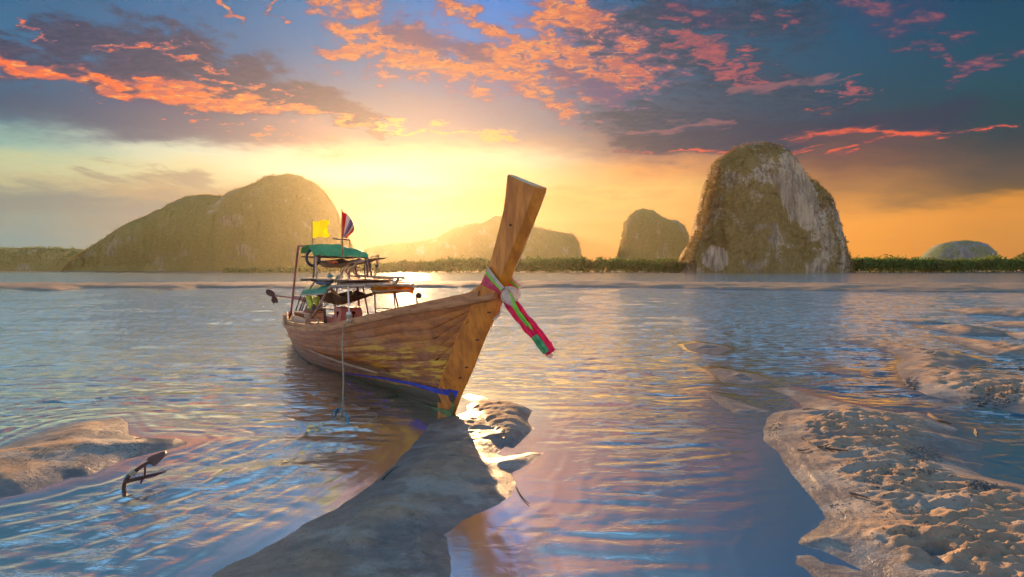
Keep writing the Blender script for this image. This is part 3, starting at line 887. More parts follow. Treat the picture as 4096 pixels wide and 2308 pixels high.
# far shore under the woods: a low bank
bank = []
sh = mesh_np('shore', [(-700, 640, .15), (-900, 1000, .6), (1300, 1000, .6), (1100, 380, .15), (300, 372, .12), (60, 385, .12), (-60, 396, .12), (-120, 460, .12), (-230, 560, .12)],
             None, m_sand, False, None, tris=[(8, 7, 1), (0, 8, 1), (7, 6, 1), (6, 2, 1), (6, 5, 2), (5, 4, 2), (4, 3, 2)])
tag(sh, kind='structure')

# ------------------------------------------------------------------ haze
hz = mesh_np('haze', [(x, y, z) for z in (-2, 185) for y in (-1840, 1840) for x in (-1840, 1840)],
             [(0, 2, 3, 1), (4, 5, 7, 6), (0, 1, 5, 4), (2, 6, 7, 3), (0, 4, 6, 2), (1, 3, 7, 5)], None, False)
m_haze, t, out = newmat('haze_air')
vp = t.new('ShaderNodeVolumePrincipled')
vp.inputs['Color'].default_value = (1.0, .90, .68, 1)
vp.inputs['Density'].default_value = 0.000031
vp.inputs['Anisotropy'].default_value = .78
t.l.new(vp.outputs[0], out.inputs['Volume'])
hz.data.materials.append(m_haze)
tag(hz, 'pale evening haze over the bay', None, kind='stuff')

# ================================================================== the boat
BD, BN, BP = (.571, -.821), (-.821, -.571), (-.63, 6.4)


def onT(u, v, t):
    """boat coordinates (s aft of the forefoot, t towards the photographer's side, height) of a pixel, on the upright plane t"""
    r = ray(u, v)
    a, b, c, e = r[0], BD[0], r[1], BD[1]
    X, Y = BP[0] + t * BN[0], BP[1] + t * BN[1]
    det = a * e - b * c
    k = (X * e - b * Y) / det
    return ((a * Y - c * X) / det, t, CAMH + k * r[2])


def onS(u, v, s):
    r = ray(u, v)
    X, Y = BP[0] - s * BD[0], BP[1] - s * BD[1]
    a, b, c, e = r[0], -BN[0], r[1], -BN[1]
    det = a * e - b * c
    k = (X * e - b * Y) / det
    return (s, (a * Y - c * X) / det, CAMH + k * r[2])


def WY(u, v, Y):
    r = ray(u, v)
    return Vector((r[0] / r[1] * Y, Y, CAMH + r[2] / r[1] * Y))


def c1(x, y): return (x * .4132 + 1040, y * .4132 + 780)
def c4(x, y): return (x * .17905 + 1060, y * .17905 + 1080)
def c5(x, y): return (x * .17905 + 1260, y * .17905 + 960)
def T1(x, y, t): return Vector(onT(*c1(x, y), t))
def T4(x, y, t): return Vector(onT(*c4(x, y), t))
def T5(x, y, t): return Vector(onT(*c5(x, y), t))
def S5(x, y, s): return Vector(onS(*c5(x, y), s))


BM = Matrix(((-BD[0], BN[0], 0, BP[0]), (-BD[1], BN[1], 0, BP[1]), (0, 0, 1, 0), (0, 0, 0, 1)))
BROT = BM.to_euler()


def BW(p): return BM @ Vector(p)


class MB:
    """collects shapes into one mesh"""
    def __init__(s):
        s.v, s.f, s.off = [], [], Vector((0, 0, 0))

    def add(s, vs, fs):
        b = len(s.v)
        s.v += [tuple(Vector(v)) for v in vs]
        s.f += [tuple(i + b for i in f) for f in fs]
        return s

    def box(s, c, size, rot=None):
        m = rot.to_matrix() if rot is not None and not isinstance(rot, Matrix) else (rot or Matrix.Identity(3))
        vs = [Vector(c) + m @ Vector((x * size[0] / 2, y * size[1] / 2, z * size[2] / 2)) for z in (-1, 1) for y in (-1, 1) for x in (-1, 1)]
        return s.add(vs, [(0, 2, 3, 1), (4, 5, 7, 6), (0, 1, 5, 4), (2, 6, 7, 3), (0, 4, 6, 2), (1, 3, 7, 5)])

    def tube(s, pts, r, n=8, cap=True, flat=1.0, up=None):
        pts = [Vector(p) for p in pts]
        if not hasattr(r, '__len__'):
            r = [r] * len(pts)
        vs, fs = [], []
        prev = None
        for i, p in enumerate(pts):
            d = (pts[min(i + 1, len(pts) - 1)] - pts[max(i - 1, 0)])
            d = d.normalized() if d.length > 1e-9 else Vector((0, 0, 1))
            if prev is None:
                a = Vector(up) if up else (Vector((0, 0, 1)) if abs(d.z) < .9 else Vector((1, 0, 0)))
            else:
                a = prev
            a = (a - d * a.dot(d)).normalized()
            prev = a
            b = d.cross(a)
            for k in range(n):
                an = 2 * math.pi * k / n
                vs.append(p + (a * math.cos(an) * flat + b * math.sin(an)) * r[i])
        for i in range(len(pts) - 1):
            for k in range(n):
                fs.append((i * n + k, i * n + (k + 1) % n, (i + 1) * n + (k + 1) % n, (i + 1) * n + k))
        if cap:
            fs.append(tuple(range(n - 1, -1, -1)))
            fs.append(tuple((len(pts) - 1) * n + k for k in range(n)))
        return s.add(vs, fs)

    def loft(s, rings, closed=True, caps=True):
        n = len(rings[0])
        vs = [p for r in rings for p in r]
        fs = []
        for i in range(len(rings) - 1):
            for k in range(n if closed else n - 1):
                fs.append((i * n + k, i * n + (k + 1) % n, (i + 1) * n + (k + 1) % n, (i + 1) * n + k))
        if caps and closed:
            fs.append(tuple(range(n - 1, -1, -1)))
            fs.append(tuple((len(rings) - 1) * n + k for k in range(n)))
        return s.add(vs, fs)

    def sheet(s, rows, th=.004):
        """rows of points -> a thin but solid cloth or plate"""
        R_, C_ = len(rows), len(rows[0])
        P = [[Vector(p) for p in r] for r in rows]
        N = [[None] * C_ for _ in range(R_)]
        for i in range(R_):
            for j in range(C_):
                a = P[min(i + 1, R_ - 1)][j] - P[max(i - 1, 0)][j]
                b = P[i][min(j + 1, C_ - 1)] - P[i][max(j - 1, 0)]
                nn = a.cross(b)
                N[i][j] = nn.normalized() if nn.length > 1e-12 else Vector((0, 0, 1))
        top = [P[i][j] + N[i][j] * th / 2 for i in range(R_) for j in range(C_)]
        bot = [P[i][j] - N[i][j] * th / 2 for i in range(R_) for j in range(C_)]
        o = R_ * C_
        fs = []
        for i in range(R_ - 1):
            for j in range(C_ - 1):
                a, b, c, d = i * C_ + j, i * C_ + j + 1, (i + 1) * C_ + j + 1, (i + 1) * C_ + j
                fs += [(a, b, c, d), (d + o, c + o, b + o, a + o)]
        for j in range(C_ - 1):
            a, b = j, j + 1
            fs.append((b, a, a + o, b + o))
            a, b = (R_ - 1) * C_ + j, (R_ - 1) * C_ + j + 1
            fs.append((a, b, b + o, a + o))
        for i in range(R_ - 1):
            a, b = i * C_, (i + 1) * C_
            fs.append((a, b, b + o, a + o))
            a, b = i * C_ + C_ - 1, (i + 1) * C_ + C_ - 1
            fs.append((b, a, a + o, b + o))
        return s.add(top + bot, fs)

    def ball(s, c, r, n=10, m=7, noise=0.0, seed=0):
        g = random.Random(seed)
        c = Vector(c)
        if not hasattr(r, '__len__'):
            r = (r, r, r)
        rings = []
        for i in range(1, m):
            a = math.pi * i / m
            rings.append([c + Vector((r[0] * math.sin(a) * math.cos(2 * math.pi * k / n), r[1] * math.sin(a) * math.sin(2 * math.pi * k / n), r[2] * math.cos(a))) * (1 + noise * g.uniform(-1, 1)) - c * 0 if False else
                          c + Vector((r[0] * math.sin(a) * math.cos(2 * math.pi * k / n), r[1] * math.sin(a) * math.sin(2 * math.pi * k / n), r[2] * math.cos(a))) * (1 + noise * g.uniform(-1, 1)) for k in range(n)])
        return s.loft(rings)

    def torus(s, c, R_, r, ax=(0, 0, 1), n=20, m=8, arc=1.0):
        ax = Vector(ax).normalized()
        a = Vector((0, 0, 1)) if abs(ax.z) < .9 else Vector((1, 0, 0))
        u = ax.cross(a).normalized(); w = ax.cross(u)
        pts = [Vector(c) + (u * math.cos(2 * math.pi * arc * i / n) + w * math.sin(2 * math.pi * arc * i / n)) * R_ for i in range(n + 1)]
        return s.tube(pts, r, m, arc < 1)

    def build(s, name, mat, parent=None, smooth=False, auto=40):
        me = bpy.data.meshes.new(name)
        off = Vector((0, 0, 0))
        if parent is not None and 'base' in parent:
            off = Vector(parent['base'])
        me.from_pydata([tuple(Vector(v) - off) for v in s.v], [], s.f)
        me.update()
        if smooth:
            me.polygons.foreach_set('use_smooth', [True] * len(me.polygons))
            me.set_sharp_from_angle(angle=R(auto))
        me.materials.append(mat)
        o = bpy.data.objects.new(name, me)
        COL.objects.link(o)
        if parent is not None:
            o.parent = parent
        return o


def thing(name, label, cat, base, group=None, boat=True):
    """an empty at the thing's base; base in boat coordinates when boat is True, else in world coordinates"""
    o = bpy.data.objects.new(name, None)
    COL.objects.link(o)
    o.empty_display_size = .1
    base = Vector(base)
    if boat:
        o.location = BW(base)
        o.rotation_euler = BROT
    else:
        o.location = base
    o['base'] = tuple(base)
    return tag(o, label, cat, group)


def crom(pts, k=6):
    """smooth curve through points"""
    P = [Vector(p) for p in pts]
    P = [P[0] * 2 - P[1]] + P + [P[-1] * 2 - P[-2]]
    out = []
    for i in range(1, len(P) - 2):
        for j in range(k):
            t = j / k
            a, b, c, d = P[i - 1], P[i], P[i + 1], P[i + 2]
            out.append(.5 * ((2 * b) + (c - a) * t + (2 * a - 5 * b + 4 * c - d) * t * t + (3 * b - a - 3 * c + d) * t ** 3))
    out.append(P[-2])
    return out


# ------------------------------------------------------------------ boat materials (object space = boat space)
def hull_mat():
    m, t, out = newmat('hull_wood')
    co = t.new('ShaderNodeTexCoord').outputs['Object']
    x, y, z = t.sep(co)
    # follow the run of the planks: they rise towards the bow
    rise = t.m('ADD', z, t.m('MULTIPLY', x, .13))
    gx = t.comb(t.m('MULTIPLY', x, .8), t.m('MULTIPLY', y, 2.0), t.m('MULTIPLY', rise, 9.0))
    g1 = t.noise(gx, 1.6, 6, .65)
    g2 = t.noise(gx, 6.0, 5, .7)
    b1 = t.noise(t.vm('MULTIPLY', co, (1.2, 1.5, 2.6)), 1.9, 6, .68)
    b2 = t.noise(t.vm('MULTIPLY', co, (1.5, 3, 4)), 4.5, 6, .75)
    col = t.mix(t.mr(g1, .36, .66), (.30, .088, .012, 1), (.50, .17, .022, 1))
    col = t.mix(t.m('MULTIPLY', t.mr(b1, .42, .62), t.mr(x, -.3, 1.6, .25, .85)), col, (.40, .165, .075, 1))
    col = t.mix(t.m('MULTIPLY', t.mr(b2, .46, .68), .6), col, (.13, .060, .030, 1))
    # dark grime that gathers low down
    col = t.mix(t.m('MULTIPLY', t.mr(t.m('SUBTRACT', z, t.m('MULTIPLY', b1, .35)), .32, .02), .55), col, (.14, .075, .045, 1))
    # old yellow paint worn into streaks along the seams near the bow
    ys = t.m('MULTIPLY', t.mr(g1, .47, .55), t.m('MULTIPLY', t.mr(x, 2.6, 1.3), t.mr(t.m('ABSOLUTE', t.m('SUBTRACT', z, t.m('ADD', .52, t.m('MULTIPLY', x, -.06)))), .42, .18)))
    ys = t.m('MULTIPLY', ys, t.mr(t.noise(gx, 2.7, 5, .7), .40, .52))
    col = t.mix(t.m('MULTIPLY', ys, .9), col, (.68, .38, .035, 1))
    # pale scuffs
    col = t.mix(t.m('MULTIPLY', t.mr(g2, .66, .72), .7), col, (.60, .50, .38, 1))
    # bottom paint under the painted line
    lim = t.m('ADD', t.mr(x, -.1, 3.4, .245, .02, 'LINEAR'), t.m('MULTIPLY', t.m('SUBTRACT', b2, .5), .03))
    bot = t.mix(t.mr(b2, .4, .6), (.10, .062, .035, 1), (.075, .085, .045, 1))
    col = t.mix(t.mr(t.m('SUBTRACT', lim, z), -.004, .004), col, bot)
    hgt = t.m('ADD', t.m('MULTIPLY', g2, .6), t.m('MULTIPLY', b2, .5))
    principled(t, out, col, t.mr(b2, .3, .7, .42, .62), .28, hgt, .35, .004)
    return m


def wood_mat(name, c1_, c2_, stretch=(.7, 5, 5), rough=.55, axis='x'):
    return simple(name, c1_, c2_, rough, 3.0, stretch, .4, .35, .006)


M = {}
M['hull'] = hull_mat()
M['stem'] = wood_mat('stem_wood', (.64, .225, .014), (.40, .125, .010), (3.5, 3.5, .9), .5)
M['rail'] = wood_mat('rail_wood', (.44, .19, .06), (.27, .105, .03))
M['deck'] = wood_mat('deck_wood', (.34, .19, .09), (.18, .10, .05))
M['board'] = wood_mat('plywood', (.58, .36, .20), (.42, .24, .13))
M['dark'] = wood_mat('dark_wood', (.10, .055, .03), (.05, .03, .02))
M['blue'] = simple('blue_paint', (.02, .03, .42), (.015, .02, .28), .4, 6)
M['green_old'] = simple('green_bottom_paint', (.16, .26, .08), (.07, .12, .05), .7, 7, (1, 3, 3))
M['steel'] = simple('bare_pipe', (.46, .35, .25), (.30, .21, .14), .42, 12, (1, 1, 1), .5, .2, .002, .3)
M['red_pipe'] = simple('red_oxide_pipe', (.30, .075, .05), (.18, .05, .035), .5, 10)
M['tarp'] = simple('green_tarpaulin', (.13, .42, .17), (.07, .30, .12), .6, 4, (1, 1, 1), .3, .6, .02, trans=.3)
M['tarp_pale'] = simple('faded_green_tarpaulin', (.20, .46, .26), (.07, .30, .17), .65, 5, (3, 1, 1), .3, .6, .02, trans=.3)
M['net'] = simple('brown_sling_cloth', (.16, .085, .03), (.08, .045, .02), .8, 9, trans=.25)
M['brown_tarp'] = simple('brown_tarpaulin', (.62, .30, .03), (.36, .16, .02), .75, 6, trans=.55)
M['yellow'] = simple('yellow_flag_cloth', (.95, .88, .02), (.90, .78, .01), .8, 6, trans=.6)
M['red'] = simple('red_cloth', (.75, .06, .03), (.55, .04, .02), .8, 8, trans=.45)
M['white'] = simple('white_cloth', (.80, .74, .68), (.62, .56, .50), .8, 8, trans=.45)
M['navy'] = simple('dark_blue_cloth', (.30, .24, .42), (.22, .17, .34), .8, 8, trans=.55)
M['pink'] = simple('pink_sash', (.80, .12, .16), (.62, .06, .11), .65, 12, (1, 1, 1), .4, .5, .006, trans=.3)
M['crimson'] = simple('crimson_sash', (.72, .01, .10), (.50, .005, .07), .6, 12, (1, 1, 1), .4, .5, .006, trans=.3)
M['lime'] = simple('lime_sash', (.32, .78, .06), (.20, .58, .06), .65, 12, (1, 1, 1), .4, .5, .006, trans=.3)
M['seagreen'] = simple('green_sash_end', (.14, .48, .20), (.06, .28, .11), .7, 14, (1, 1, 1), .3, .5, .006, trans=.3)
M['cream'] = simple('cream_sash', (.74, .60, .48), (.58, .44, .33), .7, 12, (1, 1, 1), .4, .5, .006, trans=.3)
M['rope'] = simple('old_rope', (.42, .36, .24), (.26, .23, .16), .85, 60, (1, 1, 1), .2, .8, .004)
M['blue_rope'] = simple('blue_rope', (.10, .27, .33), (.05, .17, .24), .8, 60, (1, 1, 1), .2, .8, .004)
M['red_plastic'] = simple('red_plastic', (.42, .10, .055), (.32, .07, .04), .45, 5)
M['white_plastic'] = simple('white_plastic', (.72, .66, .58), (.56, .50, .42), .4, 5)
M['black'] = simple('black_plastic', (.03, .03, .035), (.05, .045, .05), .35, 8)
M['rust'] = simple('rusted_iron', (.060, .028, .022), (.11, .045, .03), .65, 14, (1, 1, 1), .4, .6, .004, .3)
M['engine'] = simple('engine_metal', (.20, .19, .18), (.09, .08, .075), .5, 10, metallic=.5)
M['vest'] = simple('yellow_green_vest', (.52, .62, .05), (.34, .40, .04), .7, 8, trans=.2)
M['blue_grey'] = simple('blue_grey_tarp', (.13, .15, .26), (.09, .10, .18), .7, 8)
M['teal'] = simple('teal_cloth', (.12, .38, .36), (.07, .25, .25), .8, 12)
M['bark'] = simple('driftwood', (.06, .042, .03), (.11, .08, .055), .85, 18)
M['stone'] = simple('shell_grit', (.05, .045, .04), (.13, .10, .075), .6, 20)


def smooth_tab(xs, ys, n=240, w=9):
    X = np.linspace(xs[0], xs[-1], n)
    Y = np.interp(X, xs, ys)
    pad = np.pad(Y, w, mode='reflect', reflect_type='odd')
    k = np.hanning(2 * w + 1); k /= k.sum()
    Y = np.convolve(pad, k, 'valid')
    return lambda s: float(np.interp(s, X, Y))


f_b = smooth_tab([-1.0, -.6, 0, .7, 1.4, 2.5, 3.5, 4.5, 5.3, 6, 7, 7.8, 8.2], [.05, .14, .29, .445, .60, .76, .81, .80, .73, .60, .38, .20, .12])
f_zg = smooth_tab([-1.0, -.6, 0, .7, 1.4, 2.5, 3.5, 4.5, 5.3, 6, 7, 8.2], [1.45, 1.375, 1.275, 1.17, 1.035, .845, .745, .685, .65, .64, .635, .64])
f_p = smooth_tab([-1.0, 0, .5, 1.1, 2.04, 3.25, 4.5, 5.5, 6.74, 7.5, 8.2], [.9, .72, .78, .82, .80, .62, .42, .44, .45, .7, .9])
STEM = [(.098, -.03), (-.065, .237), (-.35, .597), (-.608, .984), (-.853, 1.28), (-.956, 1.468), (-1.055, 1.594), (-1.244, 1.854), (-1.443, 2.135), (-1.643, 2.435)]
_ss = [p[0] for p in STEM][::-1]; _sz = [p[1] for p in STEM][::-1]


def stem_s(z): return float(np.interp(z, [p[1] for p in STEM], [p[0] for p in STEM]))


def f_zk(s):
    if s < .098:
        return float(np.interp(s, _ss, _sz))
    return float(np.interp(s, [.098, .5, 1, 3, 6, 7.3, 7.9, 8.2], [-.03, -.07, -.10, -.20, -.22, -.15, .0, .25]))


def hull(s, q, off=0.0):
    zk, zg, b = f_zk(s), f_zg(s), f_b(s)
    q = max(q, 0)
    return Vector((s, b * q ** f_p(s) + off, zk + (zg - zk) * q))


def q_at(s, z):
    zk, zg = f_zk(s), f_zg(s)
    return (z - zk) / (zg - zk)


boat = thing('longtail_boat', 'weathered brown wooden longtail boat grounded on the sand spit, tall prow tied with sashes', 'boat', (0, 0, 0))

NQ = 10
QE = [0.0] + [((k) / NQ) ** .92 for k in range(1, NQ + 1)]
for side in (1, -1):
    for k in range(NQ):
        q0, q1 = QE[k] + .0004, QE[k + 1] - .0010
        # where this plank meets the stem
        s0 = None
        for s in np.linspace(-.95, 1.2, 216):
            z = f_zk(s) + (f_zg(s) - f_zk(s)) * (q0 + q1) / 2
            if s - stem_s(z) > .30 - .10 * max(0, (z - 1.0)):
                s0 = s
                break
        sts = np.concatenate([np.linspace(s0, 3, 20)[:-1], np.linspace(3, 8.18, 26)])
        rows_o, rows_i = [], []
        lap = .002 * math.sin(k * 2.4)
        for s in sts:
            ro, ri = [], []
            for j, f in enumerate((0, .06, .5, .94, 1)):
                q = q0 + (q1 - q0) * f
                e = -.003 if j in (0, 4) else .0
                wv = .003 * math.sin(s * 2.1 + k * 1.7)
                P = hull(s, q, .012 + lap + e + wv)
                ro.append((P.x, P.y * side, P.z))
                P2 = hull(s, q, -.022)
                ri.append((P2.x, max(P2.y, .0) * side, P2.z))
            rows_o.append(ro + ri[::-1])
        mb = MB().loft(rows_o if side == 1 else [r[::-1] for r in rows_o])
        mb.build('plank', M['hull'], boat, True, 50)

# the inside skin behind the planks
for side in (1, -1):
    rows = []
    for s in np.linspace(-.3, 8.14, 46):
        row = []
        for q in np.linspace(0.02, .985, 9):
            P = hull(s, q, -.020)
            row.append((P.x, max(P.y, .0) * side, P.z))
        rows.append(row)
    MB().sheet(rows, .008).build('lining', M['dark'], boat, True, 60)

# stem: lofted slab from the forefoot to the top of the prow
BACK = [(1.432, -.372), (1.47, -.44), (1.544, -.587), (1.737, -.742), (1.879, -.82), (2.046, -.886), (2.181, -.965), (2.369, -1.023), (2.502, -1.064), (2.63, -1.121)]
rings = []
zl = list(np.linspace(-.03, 1.36, 24))
for z in zl:
    sf = stem_s(z)
    sm = sf + .34 - .10 * max(0, z - 1.0)
    if z > 1.2:
        sm = sf + .32
    w = hull(sm, min(1, max(0.0, q_at(sm, z)))).y + .016
    wf = .020 + .012 * max(0, z)
    w = max(w, wf + .004)
    wm = wf + (w - wf) * .30
    rings.append([(sf, -.004, z), (sf, .004, z), (sf + .035, wf, z), (sf + .13, wm + .004, z), (sm, w, z), (sm + .06, w * .6, z), (sm + .06, -w * .6, z), (sm, -w, z), (sf + .13, -wm - .004, z), (sf + .035, -wf, z)])
w_last = w
for k, z in enumerate([1.43, 1.50, 1.58, 1.70, 1.85, 2.0, 2.15, 2.3, 2.42]):
    sf = stem_s(z)
    sb = float(np.interp(z, [p[0] for p in BACK], [p[1] for p in BACK]))
    f = min(1, (z - 1.36) / .2)
    wb = (1 - f) * max(.09, w_last) + f * .040
    wr = .05 + .022 * f
    j = .008 * math.sin(k * 2.3) + .006 * math.sin(k * 5.1)
    fr = sf + .075
    md = (fr + sb) / 2
    rings.append([(sf, -.004, z), (sf, .004, z), (fr, wr, z), (md, (wr + wb) / 2 + .004, z), (sb + j, wb, z), (sb + .012 + j, wb * .6, z), (sb + .012 + j, -wb * .6, z), (sb + j, -wb, z), (md, -(wr + wb) / 2 - .004, z), (fr, -wr, z)])
# slanting top cut
last = rings[-1]
sf = -1.643
top = []
for (s, t_, z) in last:
    s2 = s - .0 + (-1.643 - stem_s(2.42))
    top.append((s2, t_, 2.437 + .40 * (s2 - sf) * (.42 / .5)))
top = [(s if i not in (4, 5, 6, 7) else s - .03, t_, z) for i, (s, t_, z) in enumerate(top)]
rings.append(top)
# bevelled lip of the end grain
cx = sum(p[0] for p in top) / len(top)
lip = [(cx + (s - cx) * .965, t_ * .93, z + .008) for (s, t_, z) in top]
rings.append(lip)
stem = MB().loft(rings)
so = stem.build('stem_post', M['stem'], boat, True, 35)
for (u_, v_) in ((1836, 1512), (1862, 1470), (1905, 1360), (1952, 1250), (1985, 1120), (2040, 900)):
    q_ = onT(u_, v_, .13 if v_ > 1200 else .075)
    MB().tube([Vector(q_) - Vector((0, .03, 0)), Vector(q_) + Vector((0, .006, 0))], .009, 8).build('bolt', M['rust'], so, True)
# end grain face
eg = MB().add([(cx + (s - cx) * .93, t_ * .88, z + .0105) for (s, t_, z) in top] + [(cx + (s - cx) * .93, t_ * .88, z + .004) for (s, t_, z) in top],
              [tuple(range(10))] + [(i, i + 10, (i + 1) % 10 + 10, (i + 1) % 10) for i in range(10)])
eg.build('end_grain', simple('end_grain', (.62, .44, .22), (.48, .32, .15), .7, 25, (1, 4, 1)), so)

# rub rails and washboards
for side in (1, -1):
    sts = np.linspace(-.93, 8.16, 64)
    rg = []
    for s in sts:
        b, z = f_b(s), f_zg(s)
        hh, ww = .034, .034
        y0 = b + .012
        sec = [(y0 - .02, z - hh), (y0 + ww * .7, z - hh * .9), (y0 + ww, z - hh * .3), (y0 + ww, z + hh * .4), (y0 + ww * .6, z + hh), (y0 - .02, z + hh)]
        rg.append([(s, y * side, zz) for y, zz in (sec if side == 1 else sec[::-1])])
    MB().loft(rg).build('rub_rail', M['rail'], boat, True, 35)
    sts = np.linspace(-.62, 8.1, 50)
    rg = []
    for s in sts:
        b, z = f_b(s), f_zg(s)
        hh = .085 + .02 * math.exp(-((s + .5) / .8) ** 2)
        y0 = b - .012
        sec = [(y0 - .05, z - .02), (y0, z - .02), (y0 - .028, z + hh), (y0 - .06, z + hh)]
        rg.append([(s, y * side, zz) for y, zz in (sec if side == 1 else sec[::-1])])
    MB().loft(rg).build('washboard', M['rail'], boat, True, 35)

# painted line and green keel strip
rows = []
for s in np.linspace(-.09, 3.1, 40):
    zc = float(np.interp(s, [-.1, .84, 1.8, 3.1], [.262, .252, .185, .065]))
    hw_ = float(np.interp(s, [-.1, .3, .84, 3.1], [.042, .033, .024, .006]))
    row = []
    for f in (-1, -.5, 0, .5, 1):
        z = zc + f * hw_
        sf = stem_s(z) + .012
        if s < sf + .34:
            sm = sf + .34
            w = hull(sm, max(0, min(1, q_at(sm, z)))).y + .016
            wf = .020 + .012 * max(0, z)
            w = max(w, wf + .004)
            xx = max(s, sf + .040)
            y = float(np.interp(xx, [sf + .035, sf + .13, sm], [wf, wf + (w - wf) * .30 + .004, w]))
            row.append((xx, y + .0065, z))
        else:
            P = hull(s, q_at(s, z), .027)
            row.append((s, P.y, z))
    rows.append(row)
MB().sheet(rows, .004).build('painted_line', M['blue'], boat, True)
rows = []
for s in np.linspace(.02, 1.7, 24):
    z0 = f_zk(s)
    row = []
    for dz_, e in ((.0, .012), (.035, .02), (.075, .024)):
        q = q_at(s, z0 + dz_ + .004)
        P = hull(s, q, e + .008) if s > .42 else Vector((s, .028 + dz_ * .25 + .012, z0 + dz_))
        row.append((s, max(P.y, .03), z0 + dz_))
    rows.append(row)
MB().sheet(rows, .006).build('keel_strip', M['green_old'], boat, True)
kp = [(s, 0, f_zk(s) - .01) for s in np.linspace(.1, 7.9, 30)]
MB().tube(kp, .035, 4, up=(0, 0, 1)).build('keel', M['dark'], boat)
# transom and sternpost
tr_rows = []
for q in np.linspace(0.02, 1, 7):
    P = hull(8.16, q)
    tr_rows.append([(8.16, y, P.z) for y in np.linspace(-P.y, P.y, 4)])
MB().sheet(tr_rows, .04).build('transom', M['hull'], boat)
MB().box((8.22, 0, .40), (.07, .07, .62), Matrix.Rotation(R(-12), 3, 'Y')).build('stern_post', M['rail'], boat)
# ribs inside
for s in np.arange(1.3, 8.0, .55):
    pts = [hull(s, q, -.035) for q in np.linspace(.05, 1, 9)]
    P = [(p.x, -p.y, p.z) for p in pts[::-1]] + [(p.x, p.y, p.z) for p in pts]
    MB().tube(P, .022, 4).build('rib', M['dark'], boat)
# foredeck and floor boards
for k in range(4):
    rg = []
    for s in np.linspace(-.52, 1.15, 12):
        b, z = f_b(s) - .055, f_zg(s) + .02
        y0, y1 = -b + 2 * b * k / 4 + .004, -b + 2 * b * (k + 1) / 4 - .004
        zz = z + .012 * (1 - abs((k - 1.5) / 2))
        rg.append([(s, y0, zz - .022), (s, y1, zz - .022), (s, y1, zz), (s, y0, zz)])
    MB().loft(rg).build('foredeck_board', M['deck'], boat)
for k in range(7):
    rg = []
    for s in np.linspace(1.35, 7.6, 16):
        b = f_b(s) * .80
        y0, y1 = -b + 2 * b * k / 7 + .005, -b + 2 * b * (k + 1) / 7 - .005
        rg.append([(s, y0, .33), (s, y1, .33), (s, y1, .355), (s, y0, .355)])
    MB().loft(rg).build('floor_board', M['deck'], boat)
for s in (1.2, 2.9, 5.0, 6.9):
    b = f_b(s) - .03
    MB().box((s, 0, f_zg(s) - .03), (.12, 2 * b, .035)).build('thwart', M['rail'], boat)

# ------------------------------------------------------------------ frames and roof of the boat
def pipe(pts, r, mat, name='pipe', n=8, sm=True):
    P = crom(pts, 5) if len(pts) > 2 and sm else pts
    return MB().tube(P, r, n).build(name, M[mat], boat, True, 50)


def tube1(pts, t_, r, mat, name='pipe', sm=False): return pipe([T1(x, y, t_) for x, y in pts], r, mat, name, sm=sm)
def tube4(pts, t_, r, mat, name='pipe', sm=True): return pipe([T4(x, y, t_) for x, y in pts], r, mat, name, sm=sm)
def tube5(pts, t_, r, mat, name='pipe', sm=True): return pipe([T5(x, y, t_) for x, y in pts], r, mat, name, sm=sm)


tube1([(295, 1175), (372, 492), (470, 495)], .15, .024, 'red_pipe', 'stern_mast')
# canopy posts
tube1([(528, 590), (515, 800)], .36, .014, 'dark', 'canopy_post')
tube1([(538, 595), (548, 812)], .40, .019, 'steel', 'canopy_post')
tube1([(553, 720), (552, 812)], .38, .010, 'steel', 'canopy_post')
tube1([(920, 650), (936, 792)], -.15, .020, 'red_pipe', 'canopy_post')
tube1([(1008, 658), (1020, 835)], -.05, .012, 'dark', 'canopy_post')
tube1([(1024, 605), (1042, 785)], .30, .015, 'dark', 'canopy_post')
tube1([(1046, 610), (1080, 785)], .25, .013, 'dark', 'canopy_post')
fr_ = tube1([(1033, 788), (1078, 602), (1148, 584), (1108, 788)], -.2, .017, 'board', 'ladder_frame')
for (x, y) in ((1063, 672), (1131, 685)):
    MB().tube([T1(x - 4, y + 8, -.2), T1(x + 4, y - 8, -.2)], .023, 8).build('binding', M['black'], fr_, True)
# roof boards
zt = .5 * (T1(405, 797, -.1).z + T1(1395, 792, -.1).z)
for k in range(6):
    y0 = -.55 + k * .155
    sa, sb_ = (2.9 + .10 * math.sin(k * 2.1), 5.9 + .35 * math.sin(k * 1.7 + 1))
    MB().box(((sa + sb_) / 2, y0, 1.545 + .006 * (k % 2)), (sb_ - sa, .12, .018)).build('roof_board', M['board'] if k % 2 else M['rail'], boat)
for s in (3.1, 3.9, 4.7, 5.5):
    MB().tube([(s, -.66, 1.515), (s, .42, 1.515)], .016, 6).build('roof_beam', M['dark'], boat)
for a, b in (((780, 862), (1480, 872)),):
    tube1([a, b], .0, .024, 'steel', 'roof_rail')
tube1([(905, 848), (1200, 852), (1440, 850)], -.25, .020, 'steel', 'roof_rail')
tube1([(790, 905), (955, 893)], -.3, .012, 'steel', 'roof_rail')
tube1([(1000, 790), (1400, 795)], -.05, .014, 'steel', 'roof_rail')
